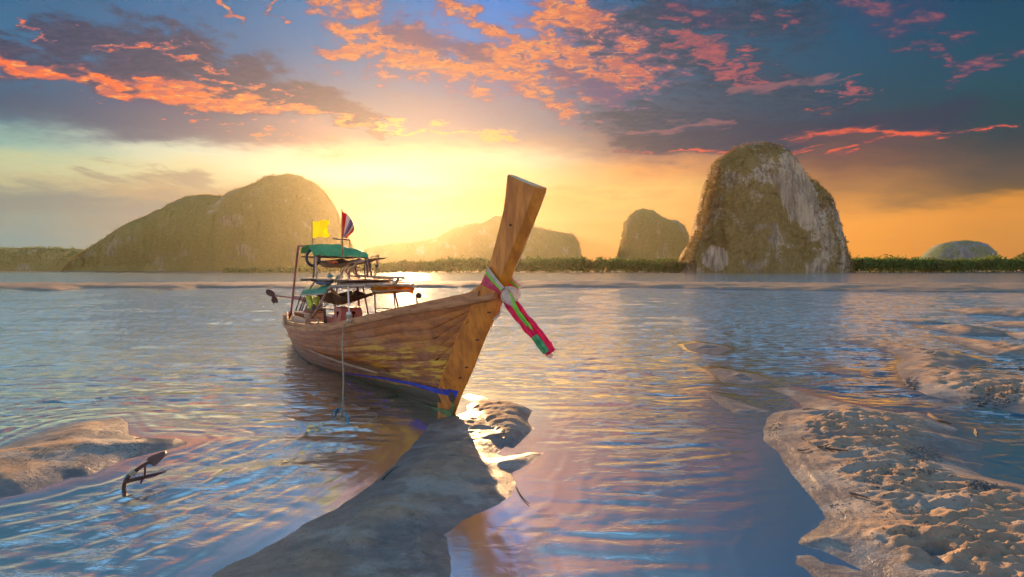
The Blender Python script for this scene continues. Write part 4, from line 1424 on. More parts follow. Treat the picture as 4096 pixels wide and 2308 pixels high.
# bent pipes of the cargo rack
tube5([(925, 475), (850, 480), (770, 500), (725, 570), (640, 640), (592, 740), (602, 850), (660, 940), (760, 980), (1000, 990)], .1, .020, 'steel', 'rack_pipe')
tube5([(1090, 455), (940, 495), (885, 570), (800, 640), (752, 750), (772, 870), (850, 950), (950, 985), (1250, 990), (1600, 992), (1760, 980), (1830, 920), (1872, 830)], .1, .020, 'steel', 'rack_pipe')
tube5([(735, 560), (700, 660), (712, 730), (770, 790), (1000, 830)], -.15, .016, 'steel', 'rack_pipe')
tube5([(890, 555), (862, 650), (872, 720), (930, 770), (1090, 805), (1550, 822)], -.15, .016, 'steel', 'rack_pipe')
tube5([(1620, 980), (1650, 920), (1690, 845)], -.1, .013, 'steel', 'rack_pipe')
tube5([(1690, 890), (1735, 905), (1752, 945), (1700, 985)], -.1, .011, 'steel', 'rack_pipe')
tube5([(1300, 850), (1700, 850), (2000, 856), (2040, 880), (2058, 950), (2068, 1010)], -.3, .012, 'steel', 'rack_pipe')
# hoops on the near side
tube4([(1510, 205), (1170, 215), (1080, 300), (1008, 420), (1022, 540), (1040, 610), (960, 760), (880, 920), (830, 1040)], .30, .017, 'steel', 'hoop_pipe')
tube4([(2234, 345), (1800, 348), (1560, 348), (1470, 375), (1400, 450), (1300, 620), (1100, 980), (985, 1140), (1000, 1240), (1030, 1300)], .34, .020, 'steel', 'hoop_pipe')
for a, b in (((800, 570), (680, 915)), ((880, 600), (770, 905)), ((930, 590), (820, 900))):
    tube4([a, b], .15, .015, 'dark', 'stern_stay', False)
tube4([(670, 925), (1090, 1000)], .3, .018, 'board', 'cross_bar', False)
tube4([(1190, 715), (1400, 735)], .1, .013, 'board', 'cross_bar', False)
tube4([(2070, 370), (2112, 1010)], -.3, .024, 'red_pipe', 'roof_post', False)
tube4([(2045, 440), (1960, 560)], -.1, .006, 'dark', 'stay', False)
tube4([(1930, 465), (2065, 560)], -.1, .007, 'dark', 'stay', False)
tube4([(1540, 760), (1562, 950)], -.2, .008, 'dark', 'stay', False)
tube4([(1270, 838), (1670, 910)], -.2, .014, 'red_pipe', 'side_rail', False)
nb = tube4([(1850, 372), (1878, 940)], .62, .011, 'white_plastic', 'near_post', False)
sl = tube4([(1872, 935), (1886, 1150)], .62, .036, 'white_plastic', 'post_sleeve', False)
cc0, cc1 = T4(1877, 1010, .62), T4(1882, 1075, .62)
for k in range(4):
    p = cc0.lerp(cc1, k / 3)
    MB().torus(p, .039, .006, (cc1 - cc0), 14, 5).build('rope_turn', M['rope'], sl, True)

# canopy: green cloth arched fore and aft, its forward hem across the boat
rows = []
hem0, hem1 = Vector(onS(*c1(520, 585), 4.5)), Vector(onS(*c1(1052, 603), 4.5))
for i in range(19):
    f = i / 18
    y = hem0.y + (hem1.y - hem0.y) * f
    z0 = hem0.z + (hem1.z - hem0.z) * f
    row = []
    for j in range(13):
        a = j / 12
        arc = math.sin(math.pi * min(a * .94 + .0, 1)) ** .62
        hh = .235 * (1 - .42 * max(0, f - .55) / .45 - .12 * max(0, .2 - f) / .2)
        s_ = 4.5 + .85 * a - .10 * math.sin(f * math.pi)
        row.append((s_, y + (.03 if i == 0 else (-.03 if i == 18 else 0)) * math.sin(a * 9), z0 + hh * arc + (.010 * math.sin(f * 23 + a * 4) + .008 * math.sin(f * 11 - a * 7)) * (1 - a * .5)))
    rows.append(row)
can = MB().sheet(rows, .005).build('canopy', M['tarp'], boat, True)
MB().tube([hem0 + Vector((0, 0, -.008)), hem1 + Vector((0, 0, -.008))], .012, 6).build('hem_pole', M['dark'], can, True)
MB().tube([(5.35, hem0.y, hem0.z), (5.35, hem1.y, hem1.z)], .012, 6).build('hem_pole', M['dark'], can, True)
# skirt at the rear end hanging down
# front awning: rolled brown cloth along the forward side
rows = []
topl = [S5(1262, 1040, 2.1), S5(1600, 1035, 2.0), S5(1950, 1030, 1.9), S5(2160, 1035, 1.85), S5(2225, 1100, 1.8)]
boto = [S5(1268, 1145, 2.1), S5(1345, 1205, 2.05), S5(1740, 1188, 1.98), S5(2150, 1185, 1.85), S5(2240, 1320, 1.8)]
tl, bl = crom(topl, 6), crom(boto, 6)
for i in range(len(tl)):
    a, b = tl[i], bl[i]
    row = []
    for j in range(6):
        f = j / 5
        p = a.lerp(b, f)
        row.append((p.x + .05 * math.sin(f * math.pi) + .012 * math.sin(i * 1.3 + f * 4), p.y, p.z + .006 * math.sin(i * .9)))
    rows.append(row)
aw = MB().sheet(rows, .006).build('awning', M['brown_tarp'], boat, True)
MB().tube(crom([S5(1290, 1135, 2.02), S5(1500, 1150, 1.96), S5(1700, 1118, 1.92), S5(1950, 1135, 1.86), S5(2150, 1105, 1.8)], 5), .009, 6).build('awning_cord', M['rope'], aw, True)
for a, b in (((1108, 940), (1119, 1172)), ((1294, 950), (1312, 1125)), ((1512, 985), (1530, 1085))):
    P = [Vector(onS(*c1(*a), 2.0)), Vector(onS(*c1(*b), 2.0))]
    P[1] = P[1] + (P[1] - P[0]) * .45
    MB().tube(P, .011, 6).build('awning_post', M['dark'], boat, True)
MB().tube([Vector(onS(*c1(1118, 1095), 2.0)), Vector(onS(*c1(1420, 1106), 2.0))], .008, 6).build('side_rail', M['dark'], boat, True)
p0, p1 = Vector(onS(*c1(1118, 1125), 2.2)), Vector(onS(*c1(1330, 1135), 2.2))
MB().sheet([[p0, p1], [p0 + Vector((0, 0, -.32)), p1 + Vector((0, 0, -.32))]], .02).build('side_panel', M['dark'], boat)
# roof side pipe on far side and two long posts standing on the gunwale
MB().tube([(2.9, -.62, 1.42), (6.2, -.55, 1.42)], .018, 6).build('roof_rail', M['steel'], boat, True)
for s in (3.3, 4.8, 6.3):
    b = f_b(s) - .06
    MB().tube([(s, -b, f_zg(s)), (s, -.56, 1.5)], .016, 6).build('roof_post', M['red_pipe'], boat, True)
# near lower awning, faded green
rows = []
A0, A1, B0, B1 = T4(925, 372, .12), T4(1490, 318, .12), T4(800, 548, .52), T4(1312, 532, .52)
for i in range(9):
    f = i / 8
    row = []
    for j in range(15):
        g = j / 14
        p = A0.lerp(A1, g).lerp(B0.lerp(B1, g), f)
        p += Vector((0, 0, .02 * math.sin(f * math.pi) + .010 * math.sin(g * 26 + f * 3) * (.3 + f)))
        row.append(p)
    rows.append(row)
la = MB().sheet(rows, .005).build('awning', M['tarp_pale'], boat, True)
MB().tube([B0, B1], .010, 6).build('hem_pole', M['steel'], la, True)

# engine on its pivot, shaft and propeller
ec = T4(1130, 820, -.02)
ENG = MB().box((ec.x, -.02, .80), (.42, .30, .26)).box((ec.x - .02, -.02, .97), (.26, .2, .10)).build('engine', M['engine'], boat)
MB().tube([(ec.x + .24, -.02, .78), (ec.x + .30, -.02, .78)], .15, 16).build('flywheel', M['rust'], ENG, True)
MB().tube([(ec.x - .10, .10, .93), (ec.x - .30, .14, 1.02)], [.05, .03], 10).build('exhaust', M['rust'], ENG, True)
MB().loft([[(ec.x - .35 + r * math.cos(a) * 1, .12 + r * math.sin(a), z) for a in np.linspace(0, 2 * math.pi, 13)[:-1]] for r, z in ((.15, .70), (.10, .86), (.045, .97))]).build('air_cowl', M['engine'], ENG, True)
MB().box((ec.x, -.02, .55), (.5, .34, .10)).build('engine_bed', M['dark'], boat)
sh0, sh1 = T1(142, 973, 0), T1(430, 1003, 0)
SHF = MB().tube([sh0, sh1, (ec.x + .2, -.01, .85)], .021, 8).build('propeller_shaft', M['red_pipe'], boat, True)
MB().tube([T1(335, 992, 0), T1(440, 1010, 0)], .045, 8).build('shaft_bearing', M['red_pipe'], SHF, True)
hub = T1(140, 972, 0)
PRO = MB().tube([hub + Vector((.07, 0, 0)), hub + Vector((-.06, 0, 0))], [.015, .04], 8).build('propeller', M['rust'], boat, True)


def blade(c, d, L_, W_, tw):
    d = Vector(d).normalized()
    ax = Vector((1, 0, 0))
    w = (d.cross(ax).normalized() * math.cos(tw) + ax * math.sin(tw))
    ring_o = [c + d * (L_ / 2 + L_ / 2 * math.cos(a)) + w * W_ * math.sin(a) for a in np.linspace(0, 2 * math.pi, 17)[:-1]]
    nrm = d.cross(w).normalized()
    return MB().add([p + nrm * .008 for p in ring_o] + [p - nrm * .008 for p in ring_o], [tuple(range(16)), tuple(range(31, 15, -1))] + [(i, i + 16, (i + 1) % 16 + 16, (i + 1) % 16) for i in range(16)])


tip1 = T1(60, 940, .02) - hub
blade(hub, (.15, tip1.y + .20, tip1.z + .12), .26, .085, .3).build('blade', M['rust'], PRO, True)
blade(hub, (.10, -.25, -.75), .22, .08, .9).build('blade', M['rust'], PRO, True)
blade(hub, (-.10, .12, -.9), .20, .07, -.5).build('blade', M['rust'], PRO, True)
MB().tube([hub + Vector((-.04, 0, -.02)), T1(150, 1020, 0), T1(127, 1060, 0)], [.012, .012, .006], 6).build('skeg', M['rust'], PRO, True)
MB().tube([T4(1400, 760, .1), T4(1330, 800, .15), T4(1180, 880, .2)], .012, 6).build('tiller', M['steel'], boat, True)

# ================================================================== things carried by the boat
def flag_rows(c, ncol):
    return c


# yellow flag
fy0 = T1(507, 492, .2)
tf = thing('flag', 'plain yellow flag with frayed edge on a thin pole above the green canopy', 'flag', fy0)
MB().tube([T1(507, 515, .2), T1(507, 237, .2)], [.011, .008], 6).build('pole', M['dark'], tf, True)
rows = []
g = random.Random(4)
fray = [g.uniform(-.5, 1) for _ in range(30)]
for i in range(13):
    f = i / 12
    row = []
    for j in range(15):
        k = j / 14
        x = 510 + k * (150 + 16 * math.sin(f * 7 + 1) + (14 * fray[i] if j == 14 else 0))
        y = 250 + f * 160 + 10 * k + 8 * math.sin(k * 7 + f * 2) - 12 * k * (1 - f) * 1.5 - 14 * k * k * f * 1.8
        p = T1(x, y, .2 + .03 * math.sin(k * 9 + f * 2.5) * k)
        row.append(p)
    rows.append(row)
MB().sheet(rows, .003).build('cloth', M['yellow'], tf, True)

# striped flag
fz0 = T1(798, 500, .25)
tf = thing('flag', 'red, white and blue striped flag on the tall bamboo pole in front of the canopy', 'flag', fz0)
MB().tube([T1(799, 602, .47), T1(797, 400, .47), T1(793, 132, .47)], [.013, .012, .009], 6).build('pole', M['rail'], tf, True)
cb = MB().tube([T1(705, 422, .45), T1(872, 434, .45)], .008, 6).build('cross_stick', M['dark'], tf, True)
MB().tube([T1(870, 434, .44), T1(872, 520, .44)], .005, 5).build('cross_stick', M['dark'], tf, True)
arc = [(797, 162), (826, 170), (850, 190), (872, 215), (888, 242), (900, 270), (909, 300), (914, 322), (913, 345)]
arcx = [p[0] for p in arc]; arcy = [p[1] for p in arc]; aa = np.linspace(0, 1, len(arc))
bands = [(0, .20, 'red'), (.20, .40, 'white'), (.40, .66, 'navy'), (.66, .80, 'white'), (.80, 1.0, 'red')]
for a0_, a1_, cm in bands:
    rows = []
    for i in range(5):
        a = a0_ + (a1_ - a0_) * i / 4
        ox, oy = float(np.interp(a, aa, arcx)), float(np.interp(a, aa, arcy))
        ix, iy = 800 + 35 * a ** 1.5, 395 + 20 * a
        row = []
        for j in range(11):
            k = j / 10
            bow = math.sin(k * math.pi) * 10 * (a - .3)
            x, y = ix + (ox - ix) * k - bow * .6, iy + (oy - iy) * k + bow
            row.append(T1(x, y, .47 + .04 * math.sin(a * 12 + k * 3) * (.3 + k * .7)))
        rows.append(row)
    MB().sheet(rows, .003).build('stripe', M[cm], tf, True)

# hammock slung under the canopy
def sling(name, label, topn, bot, far_t, near_t, mid_t, mat, P, extra=None):
    tn, bt_ = P(topn, near_t), P(bot, mid_t)
    th_ = thing(name, label, name.split('_')[0], bt_[len(bt_) // 2])
    tn_c, bt_c = crom(tn, 5), crom(bt_, 5)
    n_ = min(len(tn_c), len(bt_c))
    rows = []
    for i in range(n_):
        a, b = tn_c[i], bt_c[i]
        d_ = Vector((a.x, far_t, a.z + .02))
        row = []
        for j in range(9):
            k = j / 8
            if k <= .5:
                f = math.sin(k * math.pi)
                p = a.lerp(b, f); p.y = near_t + (mid_t - near_t) * (k * 2)
            else:
                f = math.sin((1 - k) * math.pi)
                p = d_.lerp(b, f); p.y = far_t + (mid_t - far_t) * ((1 - k) * 2)
            p.z += .006 * math.sin(i * 2.1 + j * 1.7)
            row.append(p)
        rows.append(row)
    MB().sheet(rows, .006).build('cloth', M[mat], th_, True)
    for e_ in (0, -1):
        MB().tube([tn_c[e_], tn_c[e_] + Vector((.12 if e_ == 0 else -.12, 0, .10))], .008, 6).build('cord', M['rope'], th_, True)
    return th_


P5 = lambda pts, t_: [T5(x, y, t_) for x, y in pts]
P4 = lambda pts, t_: [T4(x, y, t_) for x, y in pts]
hm = sling('hammock', 'dark hammock slung high under the green canopy with clothes inside', [(60, 430), (220, 500), (420, 530), (600, 520), (760, 470), (1000, 410)], [(70, 470), (190, 580), (330, 608), (560, 600), (740, 560), (1000, 430)], -.25, .22, 0, 'net', P5)
lf = [T5(310, 505, .15), T5(400, 515, .15), T5(500, 488, .15)]
tr1 = thing('rag', 'bright orange rag lying in the hammock under the green canopy', 'cloth', lf[1])
MB().ball(T5(360, 500, .1), (.10, .05, .03), 10, 6, .25, 3).ball(T5(450, 490, .1), (.10, .04, .025), 10, 6, .25, 5).build('cloth', simple('orange_cloth', (.85, .22, .04), (.7, .15, .03), .7, 8, trans=.4), tr1, True)
hm2 = sling('hammock', 'brown hammock slung low beneath the faded green awning', [(1180, 560), (1400, 500), (1560, 500), (1720, 580), (1850, 600), (1955, 530)], [(1180, 640), (1330, 700), (1500, 745), (1660, 778), (1850, 720), (1975, 580)], -.2, .22, 0, 'net', P4)
MB().sheet([[T4(1420, 430, .26), T4(1500, 400, .26)], [T4(1560, 530, .26), T4(1690, 600, .26)]], .01).build('orange_lining', simple('orange_lining', (.75, .35, .05), (.6, .25, .04), .7, 8, trans=.5), hm2)

# big dark ring hung behind the rear of the canopy
rc = T1(515, 605, .3)
tr_ = thing('tyre', 'dark rubber ring hung at the rear corner of the green canopy', 'tyre', rc + Vector((0, 0, -.17)))
MB().torus(rc, .155, .026, (.9, .45, 0), 24, 8).build('ring', M['black'], tr_, True)

# life vests
for lab, poly, tt_ in (('yellow-green life vest hanging leftmost under the faded awning', [(930, 560), (1030, 560), (1058, 760), (1012, 875), (965, 700)], .42),
                       ('smaller yellow life vest hanging right of the other vest under the awning', [(1100, 600), (1190, 582), (1182, 700), (1166, 806), (1112, 700)], .36)):
    pts = [T4(x, y, tt_) for x, y in poly]
    tv = thing('life_vest', lab, 'life vest', pts[3], 'life vests hung under the awning')
    c_ = sum(pts, Vector()) / 5
    ringa = [p for p in pts]
    mb = MB().loft([[c_ + (p - c_) * .7 + Vector((0, .035, 0)) for p in ringa], [p + Vector((0, .012, 0)) for p in ringa], [p - Vector((0, .012, 0)) for p in ringa], [c_ + (p - c_) * .7 - Vector((0, .035, 0)) for p in ringa]])
    mb.build('body', M['vest'], tv, True, 60)
    MB().tube([pts[1].lerp(pts[2], .4) + Vector((0, .03, 0)), pts[0].lerp(pts[4], .6) + Vector((0, .03, 0))], .008, 5).build('strap', M['black'], tv, True)

# stern hatch box of pale boards
q4 = [T4(590, 1002, .34), T4(935, 1082, .50), T4(845, 1292, .56), T4(512, 1152, .42)]
th = thing('wooden_box', 'pale plywood box lid tilted on its side at the stern', 'box', q4[3])
nv_ = Vector((-.10, -.20, -.02))
for k in range(3):
    a, b = k / 3 + .004, (k + 1) / 3 - .004
    p = [q4[0].lerp(q4[3], a), q4[1].lerp(q4[2], a), q4[1].lerp(q4[2], b), q4[0].lerp(q4[3], b)]
    MB().add(p + [x + Vector((0, -.018, 0)) for x in p], [(0, 1, 2, 3), (7, 6, 5, 4), (0, 4, 5, 1), (1, 5, 6, 2), (2, 6, 7, 3), (3, 7, 4, 0)]).build('board', M['board'], th)
p = [q4[1], q4[1] + nv_, q4[2] + nv_, q4[2]]
MB().sheet([[p[0] + Vector((0, -.02, 0)), p[1]], [p[3] + Vector((0, -.02, 0)), p[2]]], .018).build('side', M['board'], th)

# crate
cr = T4(1060, 1200, .25)
tc = thing('crate', 'old slatted bamboo crate standing behind the plywood box', 'crate', (cr.x, cr.y, cr.z - .02))
for k in range(5):
    MB().box((cr.x, cr.y + .10, cr.z + .02 + k * .045), (.42, .012, .036)).build('slat', M['board'], tc)
    MB().box((cr.x - .21, cr.y - .03, cr.z + .02 + k * .045), (.012, .24, .036)).build('slat', M['board'], tc)
for k in range(8):
    MB().tube([(cr.x - .2 + k * .055, cr.y + .1, cr.z + .24), (cr.x - .2 + k * .055, cr.y - .15, cr.z + .24)], .012, 6).build('bamboo_stick', M['rail'], tc, True)

# battery box with handle
bb = T4(1105, 1262, .56)
tb = thing('battery', 'black battery box with a bare metal handle by the near gunwale', 'battery', (bb.x, bb.y, bb.z - .08))
MB().box((bb.x, bb.y - .04, bb.z - .01), (.26, .17, .13)).build('case', M['black'], tb)
MB().box((bb.x, bb.y - .04, bb.z + .062), (.27, .18, .018)).build('lid', M['engine'], tb)
MB().tube(crom([(bb.x - .10, bb.y - .04, bb.z + .06), (bb.x - .08, bb.y - .04, bb.z + .12), (bb.x + .08, bb.y - .04, bb.z + .12), (bb.x + .10, bb.y - .04, bb.z + .06)], 4), .008, 6).build('handle', M['steel'], tb, True)

# red plastic stool
st = T4(1860, 835, .05)
ts = thing('stool', 'red-brown plastic stool with a half-round cut-out in its side', 'stool', (st.x, st.y, st.z - .42))
SX, SY = st.x, st.y
def trap(z): return .17 + .07 * (st.z - z) / .42
def corner(z, a, b): w = trap(z); return Vector((SX + a * w, SY + b * w, z))
zt_, zb_ = st.z - .005, st.z - .42
for (a, b, c_, d_) in ((-1, -1, 1, -1), (1, -1, 1, 1), (1, 1, -1, 1), (-1, 1, -1, -1)):
    rows = []
    for i in range(9):
        z = zt_ + (zb_ - zt_) * i / 8
        rows.append([corner(z, a, b).lerp(corner(z, c_, d_), k / 12) for k in range(13)])
    mb = MB()
    n_ = (corner(zt_, a, b) + corner(zt_, c_, d_)) / 2 - Vector((SX, SY, zt_)); n_.normalize()
    V = [p for r in rows for p in r] + [p - n_ * .01 for r in rows for p in r]
    o_ = 9 * 13
    F = []
    hole = {(1, 5), (1, 6), (2, 5), (2, 6), (1, 4), (1, 7)}
    for i in range(8):
        for j in range(12):
            if (i, j) in hole:
                continue
            q_ = (i * 13 + j, i * 13 + j + 1, (i + 1) * 13 + j + 1, (i + 1) * 13 + j)
            F += [q_, tuple(x + o_ for x in q_[::-1])]
    mb.add(V, F).build('side', M['red_plastic'], ts)
MB().box((SX, SY, st.z), (.37, .37, .022)).build('seat', M['red_plastic'], ts)
# white cooler
cl = T4(1590, 1180, .15)
tcl = thing('cooler', 'small white and red cooler box beside the stool', 'cooler', (cl.x, cl.y, cl.z - .02))
MB().box((cl.x, cl.y, cl.z + .05), (.30, .22, .13)).build('body', M['red_plastic'], tcl)
MB().box((cl.x, cl.y, cl.z + .145), (.32, .24, .05)).build('lid', M['white_plastic'], tcl)
MB().torus((cl.x, cl.y + .01, cl.z + .15), .09, .008, (1, .2, 0), 12, 5, .5).build('handle', M['white_plastic'], tcl, True)
# red oil can and bottle odds by the gunwale
rc2 = T4(1395, 1235, .45)
tk = thing('bottle', 'small bottle with an orange cap lying beside the near gunwale', 'bottle', (rc2.x, rc2.y, rc2.z - .03))
MB().tube([rc2 + Vector((.02, 0, 0)), rc2 + Vector((-.10, 0, .0)), rc2 + Vector((-.13, 0, .0))], [.035, .035, .015], 10).build('body', M['white_plastic'], tk, True)
MB().tube([rc2 + Vector((-.13, 0, 0)), rc2 + Vector((-.16, 0, 0))], .016, 8).build('cap', M['red'], tk, True)
rc3 = T4(1290, 1245, .5)
tk = thing('rag', 'red rag crumpled next to the battery box', 'cloth', rc3)
MB().ball(rc3, (.07, .05, .035), 9, 6, .3, 8).build('cloth', M['red'], tk, True)
# blue-grey roll and teal bundle on the roof
br0, br1 = T4(1170, 262, .18), T4(1518, 235, .18)
tb_ = thing('tarpaulin_roll', 'blue-grey rolled tarpaulin lying on the roof behind the hoop', 'tarpaulin', br0)
MB().tube([br0.lerp(br1, k / 8) + Vector((0, 0, .006 * math.sin(k * 2))) for k in range(9)], [.045, .062, .066, .06, .066, .062, .066, .06, .04], 10).build('roll', M['blue_grey'], tb_, True)
tl0 = T4(1455, 140, -.1)
tt2 = thing('bundle', 'small teal bundle sitting on the roof boards', 'bundle', tl0 + Vector((0, 0, -.05)))
MB().ball(tl0, (.065, .055, .045), 10, 7, .14, 2).build('bag', M['teal'], tt2, True)
MB().tube([tl0 + Vector((.02, 0, .035)), tl0 + Vector((.05, 0, .065))], [.014, .024], 7).build('tied_end', M['teal'], tt2, True)
# rope coil over the rack
rcx = T4(1625, 205, .25)
trp = thing('rope_coil', 'loose tan rope coil hanging over the roof rack', 'rope', rcx + Vector((0, 0, -.1)))
mb = MB()
for k in range(5):
    mb.torus(rcx + Vector((.02 * math.sin(k * 2.2), .015 * k - .03, .01 * math.cos(k * 3))), .065 + .012 * math.sin(k * 1.9), .010, (.3, 1, .15 * k), 18, 6)
mb.build('turns', M['rope'], trp, True)
MB().tube(crom([T4(1640, 170, .27), T4(1680, 230, .27), T4(1690, 300, .27), T4(1560, 345, .27)], 5), .011, 6).build('loose_end', M['rope'], trp, True)
# float at the forward corner
fl = Vector(onS(*c1(1535, 972), 1.8))
tfl = thing('float', 'round brown float hung at the front corner of the brown awning', 'float', fl + Vector((0, 0, -.05)))
MB().ball(fl, .045, 14, 10).build('ball', M['rust'], tfl, True)
MB().tube([fl + Vector((0, 0, .04)), fl + Vector((0.0, .02, .14))], .005, 5).build('cord', M['rope'], tfl, True)

# mooring rope over the near gunwale
top_ = [T4(2150, 1040, .3), T4(2020, 1135, .45), T4(1935, 1115, .60), T4(1900, 1150, .70), T4(1800, 1180, .79)]
hang = [BM.inverted() @ WY(1371, 1330, 7.55), BM.inverted() @ WY(1370, 1420, 7.42), BM.inverted() @ WY(1373, 1500, 7.36), BM.inverted() @ WY(1371, 1602, 7.3)]
trope = thing('mooring_rope', 'thin rope hanging over the near side down to a knot at the water', 'rope', hang[-1])
MB().tube(crom(top_ + hang, 5), .0105, 6).build('strand', M['rope'], trope, True)
kn = hang[-1]
mb = MB()
for k in range(4):
    mb.torus(kn + Vector((0, 0, -.02 * k + .02)), .028, .012, (.3 * math.sin(k * 2), .4 * math.cos(k * 2), 1), 10, 6)
mb.build('knot', M['blue_rope'], trope, True)


def cw(x, y): return (x * .1515 + 1260, y * .1515 + 1500)
def gw(x, y, z):
    X, Y = G(*cw(x, y), z)
    return Vector((X, Y, z))


hp = gw(430, 1050, .02)
tho = thing('blue_hook_rope', 'stiff pale blue rope arching out of the shaded water below the knot', 'rope', hp, boat=False)
MB().tube(crom([gw(430, 1055, .0), gw(500, 960, .04), WY(*cw(600, 882), 6.75), WY(*cw(700, 900), 6.72), WY(*cw(790, 985), 6.68), gw(842, 1090, .05), gw(862, 1190, .02), gw(915, 1245, .004)], 5), [.006] + [.012] * 33 + [.010, .008], 7).build('strand', M['blue_rope'], tho, True)
MB().tube(crom([gw(915, 1245, .006), gw(1050, 1287, .006), gw(1200, 1280, .006), gw(1400, 1250, .006), gw(1580, 1140, .006), gw(1645, 1060, .006), gw(1600, 1012, .006), gw(1480, 1000, .006), gw(1340, 1006, .0)], 5), .0035, 5).build('floating_line', M['rope'], tho, True)
tln = thing('anchor_line', 'thin line running from the knot to the left along the dark water', 'rope', gw(630, 1080, .0), boat=False)
kw = BW(hang[-1])
MB().tube(crom([kw, gw(690, 940, .04), gw(632, 1085, .004), gw(400, 1190, .004), gw(100, 1292, .003)], 5), .006, 5).build('strand', M['rope'], tln, True)


# ================================================================== sash on the prow
def c7(x, y): return (x * .3167 + 1900, y * .3167 + 1000)


knot = WY(*c7(400, 500), 5.50)
sa = thing('sash', 'pink, green and cream sash knotted round the prow, long tails blown to the right', 'sash', knot, boat=False)


def wrap_band(name, tl_, bl_, tr2, br2, mat, nfold):
    """band from the back edge of the prow over its near face to the knot, then round the far side"""
    rows = []
    n = 14
    for i in range(n + 1):
        f = i / n
        a0w, a1w = Vector(onT(*c7(*tl_), .055)), Vector(onT(*c7(*bl_), .055))
        b0w, b1w = Vector(onT(*c7(*tr2), .085)), Vector(onT(*c7(*br2), .085))
        a, b = a0w.lerp(b0w, f), a1w.lerp(b1w, f)
        row = []
        for j in range(9):
            k = j / 8
            p = a.lerp(b, k)
            p.y += .016 + .007 * abs(math.sin(k * math.pi * nfold)) + .008 * math.sin(f * math.pi)
            row.append(p)
        rows.append(row)
    # tuck behind the back edge, across the back and along the far face
    first = rows[0]
    back1 = [Vector((p.x + .022, .0, p.z + .01)) for p in first]
    back2 = [Vector((p.x, -.070, p.z + .0)) for p in first]
    endr = [Vector((p.x - .01, -.095, p.z + .02)) for p in rows[-1]]
    rows = [endr, back2, back1] + rows
    W_ = [[BW(p) for p in r] for r in rows]
    return MB().sheet(W_, .004).build(name, M[mat], sa, True)


wrap_band('cream_band', (186, 213), (166, 262), (385, 470), (362, 500), 'cream', 2)
wrap_band('green_band', (166, 262), (150, 302), (362, 496), (352, 522), 'lime', 1)
wrap_band('pink_band', (150, 302), (92, 432), (356, 520), (358, 556), 'pink', 4)


def ribbon(name, pts, widths, mat, Y0, folds=3, thick=.018, dy=0.0):
    """a twisted cloth tail: pleated flattened tube"""
    P = crom([WY(*c7(x, y), Y0 + dy * i / max(1, len(pts) - 1)) for i, (x, y) in enumerate(pts)], 6)
    wI = np.interp(np.linspace(0, 1, len(P)), np.linspace(0, 1, len(widths)), widths)
    rings = []
    n = 18
    for i, p in enumerate(P):
        d_ = (P[min(i + 1, len(P) - 1)] - P[max(i - 1, 0)]).normalized()
        w = d_.cross(Vector((0, 1, 0))).normalized()
        r = []
        for k in range(n):
            a = 2 * math.pi * k / n
            x_ = math.cos(a) * wI[i] * 1.08
            y_ = math.sin(a) * thick * (1 + .45 * math.cos(folds * 2 * a + i * .12)) * min(1, wI[i] / .03)
            r.append(p + w * x_ + Vector((0, 1, 0)) * y_ + w * .004 * math.sin(i * .9 + k))
        rings.append(r)
    return MB().loft(rings).build(name, M[mat], sa, True, 70)


mb = MB().ball(knot, (.030, .035, .034), 14, 9, .06, 3)
mb.ball(knot + Vector((-.012, -.02, -.03)), (.026, .03, .036), 12, 8, .06, 4)
mb.build('knot', M['cream'], sa, True, 80)
ribbon('cream_loop', [(405, 492), (450, 500), (500, 545), (518, 580), (490, 615), (450, 590)], [.018, .034, .044, .04, .03, .012], 'cream', 5.49, 2, .016)
ribbon('cream_tail', [(385, 505), (382, 570), (410, 640), (470, 705)], [.022, .045, .040, .012], 'cream', 5.46, 2, .018)
ribbon('green_tail', [(425, 540), (465, 640), (530, 770), (610, 880), (690, 975), (740, 1060)], [.012, .018, .022, .022, .016, .006], 'lime', 5.46, 1, .014)
ribbon('pink_tail', [(365, 565), (385, 640), (470, 760), (580, 890), (670, 1010), (745, 1090)], [.014, .026, .036, .036, .036, .03], 'crimson', 5.47, 2, .020)
ribbon('crimson_tail', [(470, 600), (535, 690), (620, 830), (720, 960), (830, 1110), (900, 1210), (955, 1300)], [.01, .026, .032, .046, .050, .056, .052], 'crimson', 5.50, 3, .022)
ribbon('green_end', [(745, 1085), (800, 1160), (850, 1230), (900, 1295)], [.028, .036, .036, .030], 'seagreen', 5.45, 3, .020)
ribbon('cream_end', [(910, 1300), (940, 1330), (975, 1345)], [.036, .030, .018], 'cream', 5.51, 2, .014)
tcl2 = thing('cloth_strip', 'thin beige cloth strip dangling behind the prow below the knot', 'cloth', WY(*c7(260, 890), 5.72), boat=False)
P = [WY(*c7(x, y), 5.72) for x, y in ((385, 600), (345, 680), (318, 740), (322, 790), (290, 850), (236, 888))]
P2 = [WY(*c7(x, y), 5.75) for x, y in ((350, 600), (300, 690), (278, 740), (280, 800), (250, 840), (226, 880))]
MB().sheet([crom(P, 5), crom(P2, 5)], .004).build('cloth', M['cream'], tcl2, True)

# ================================================================== anchor
def ca(x, y, dY=0.0): return WY(x * .1791 + 440, y * .1791 + 1760, 4.22 + dY)


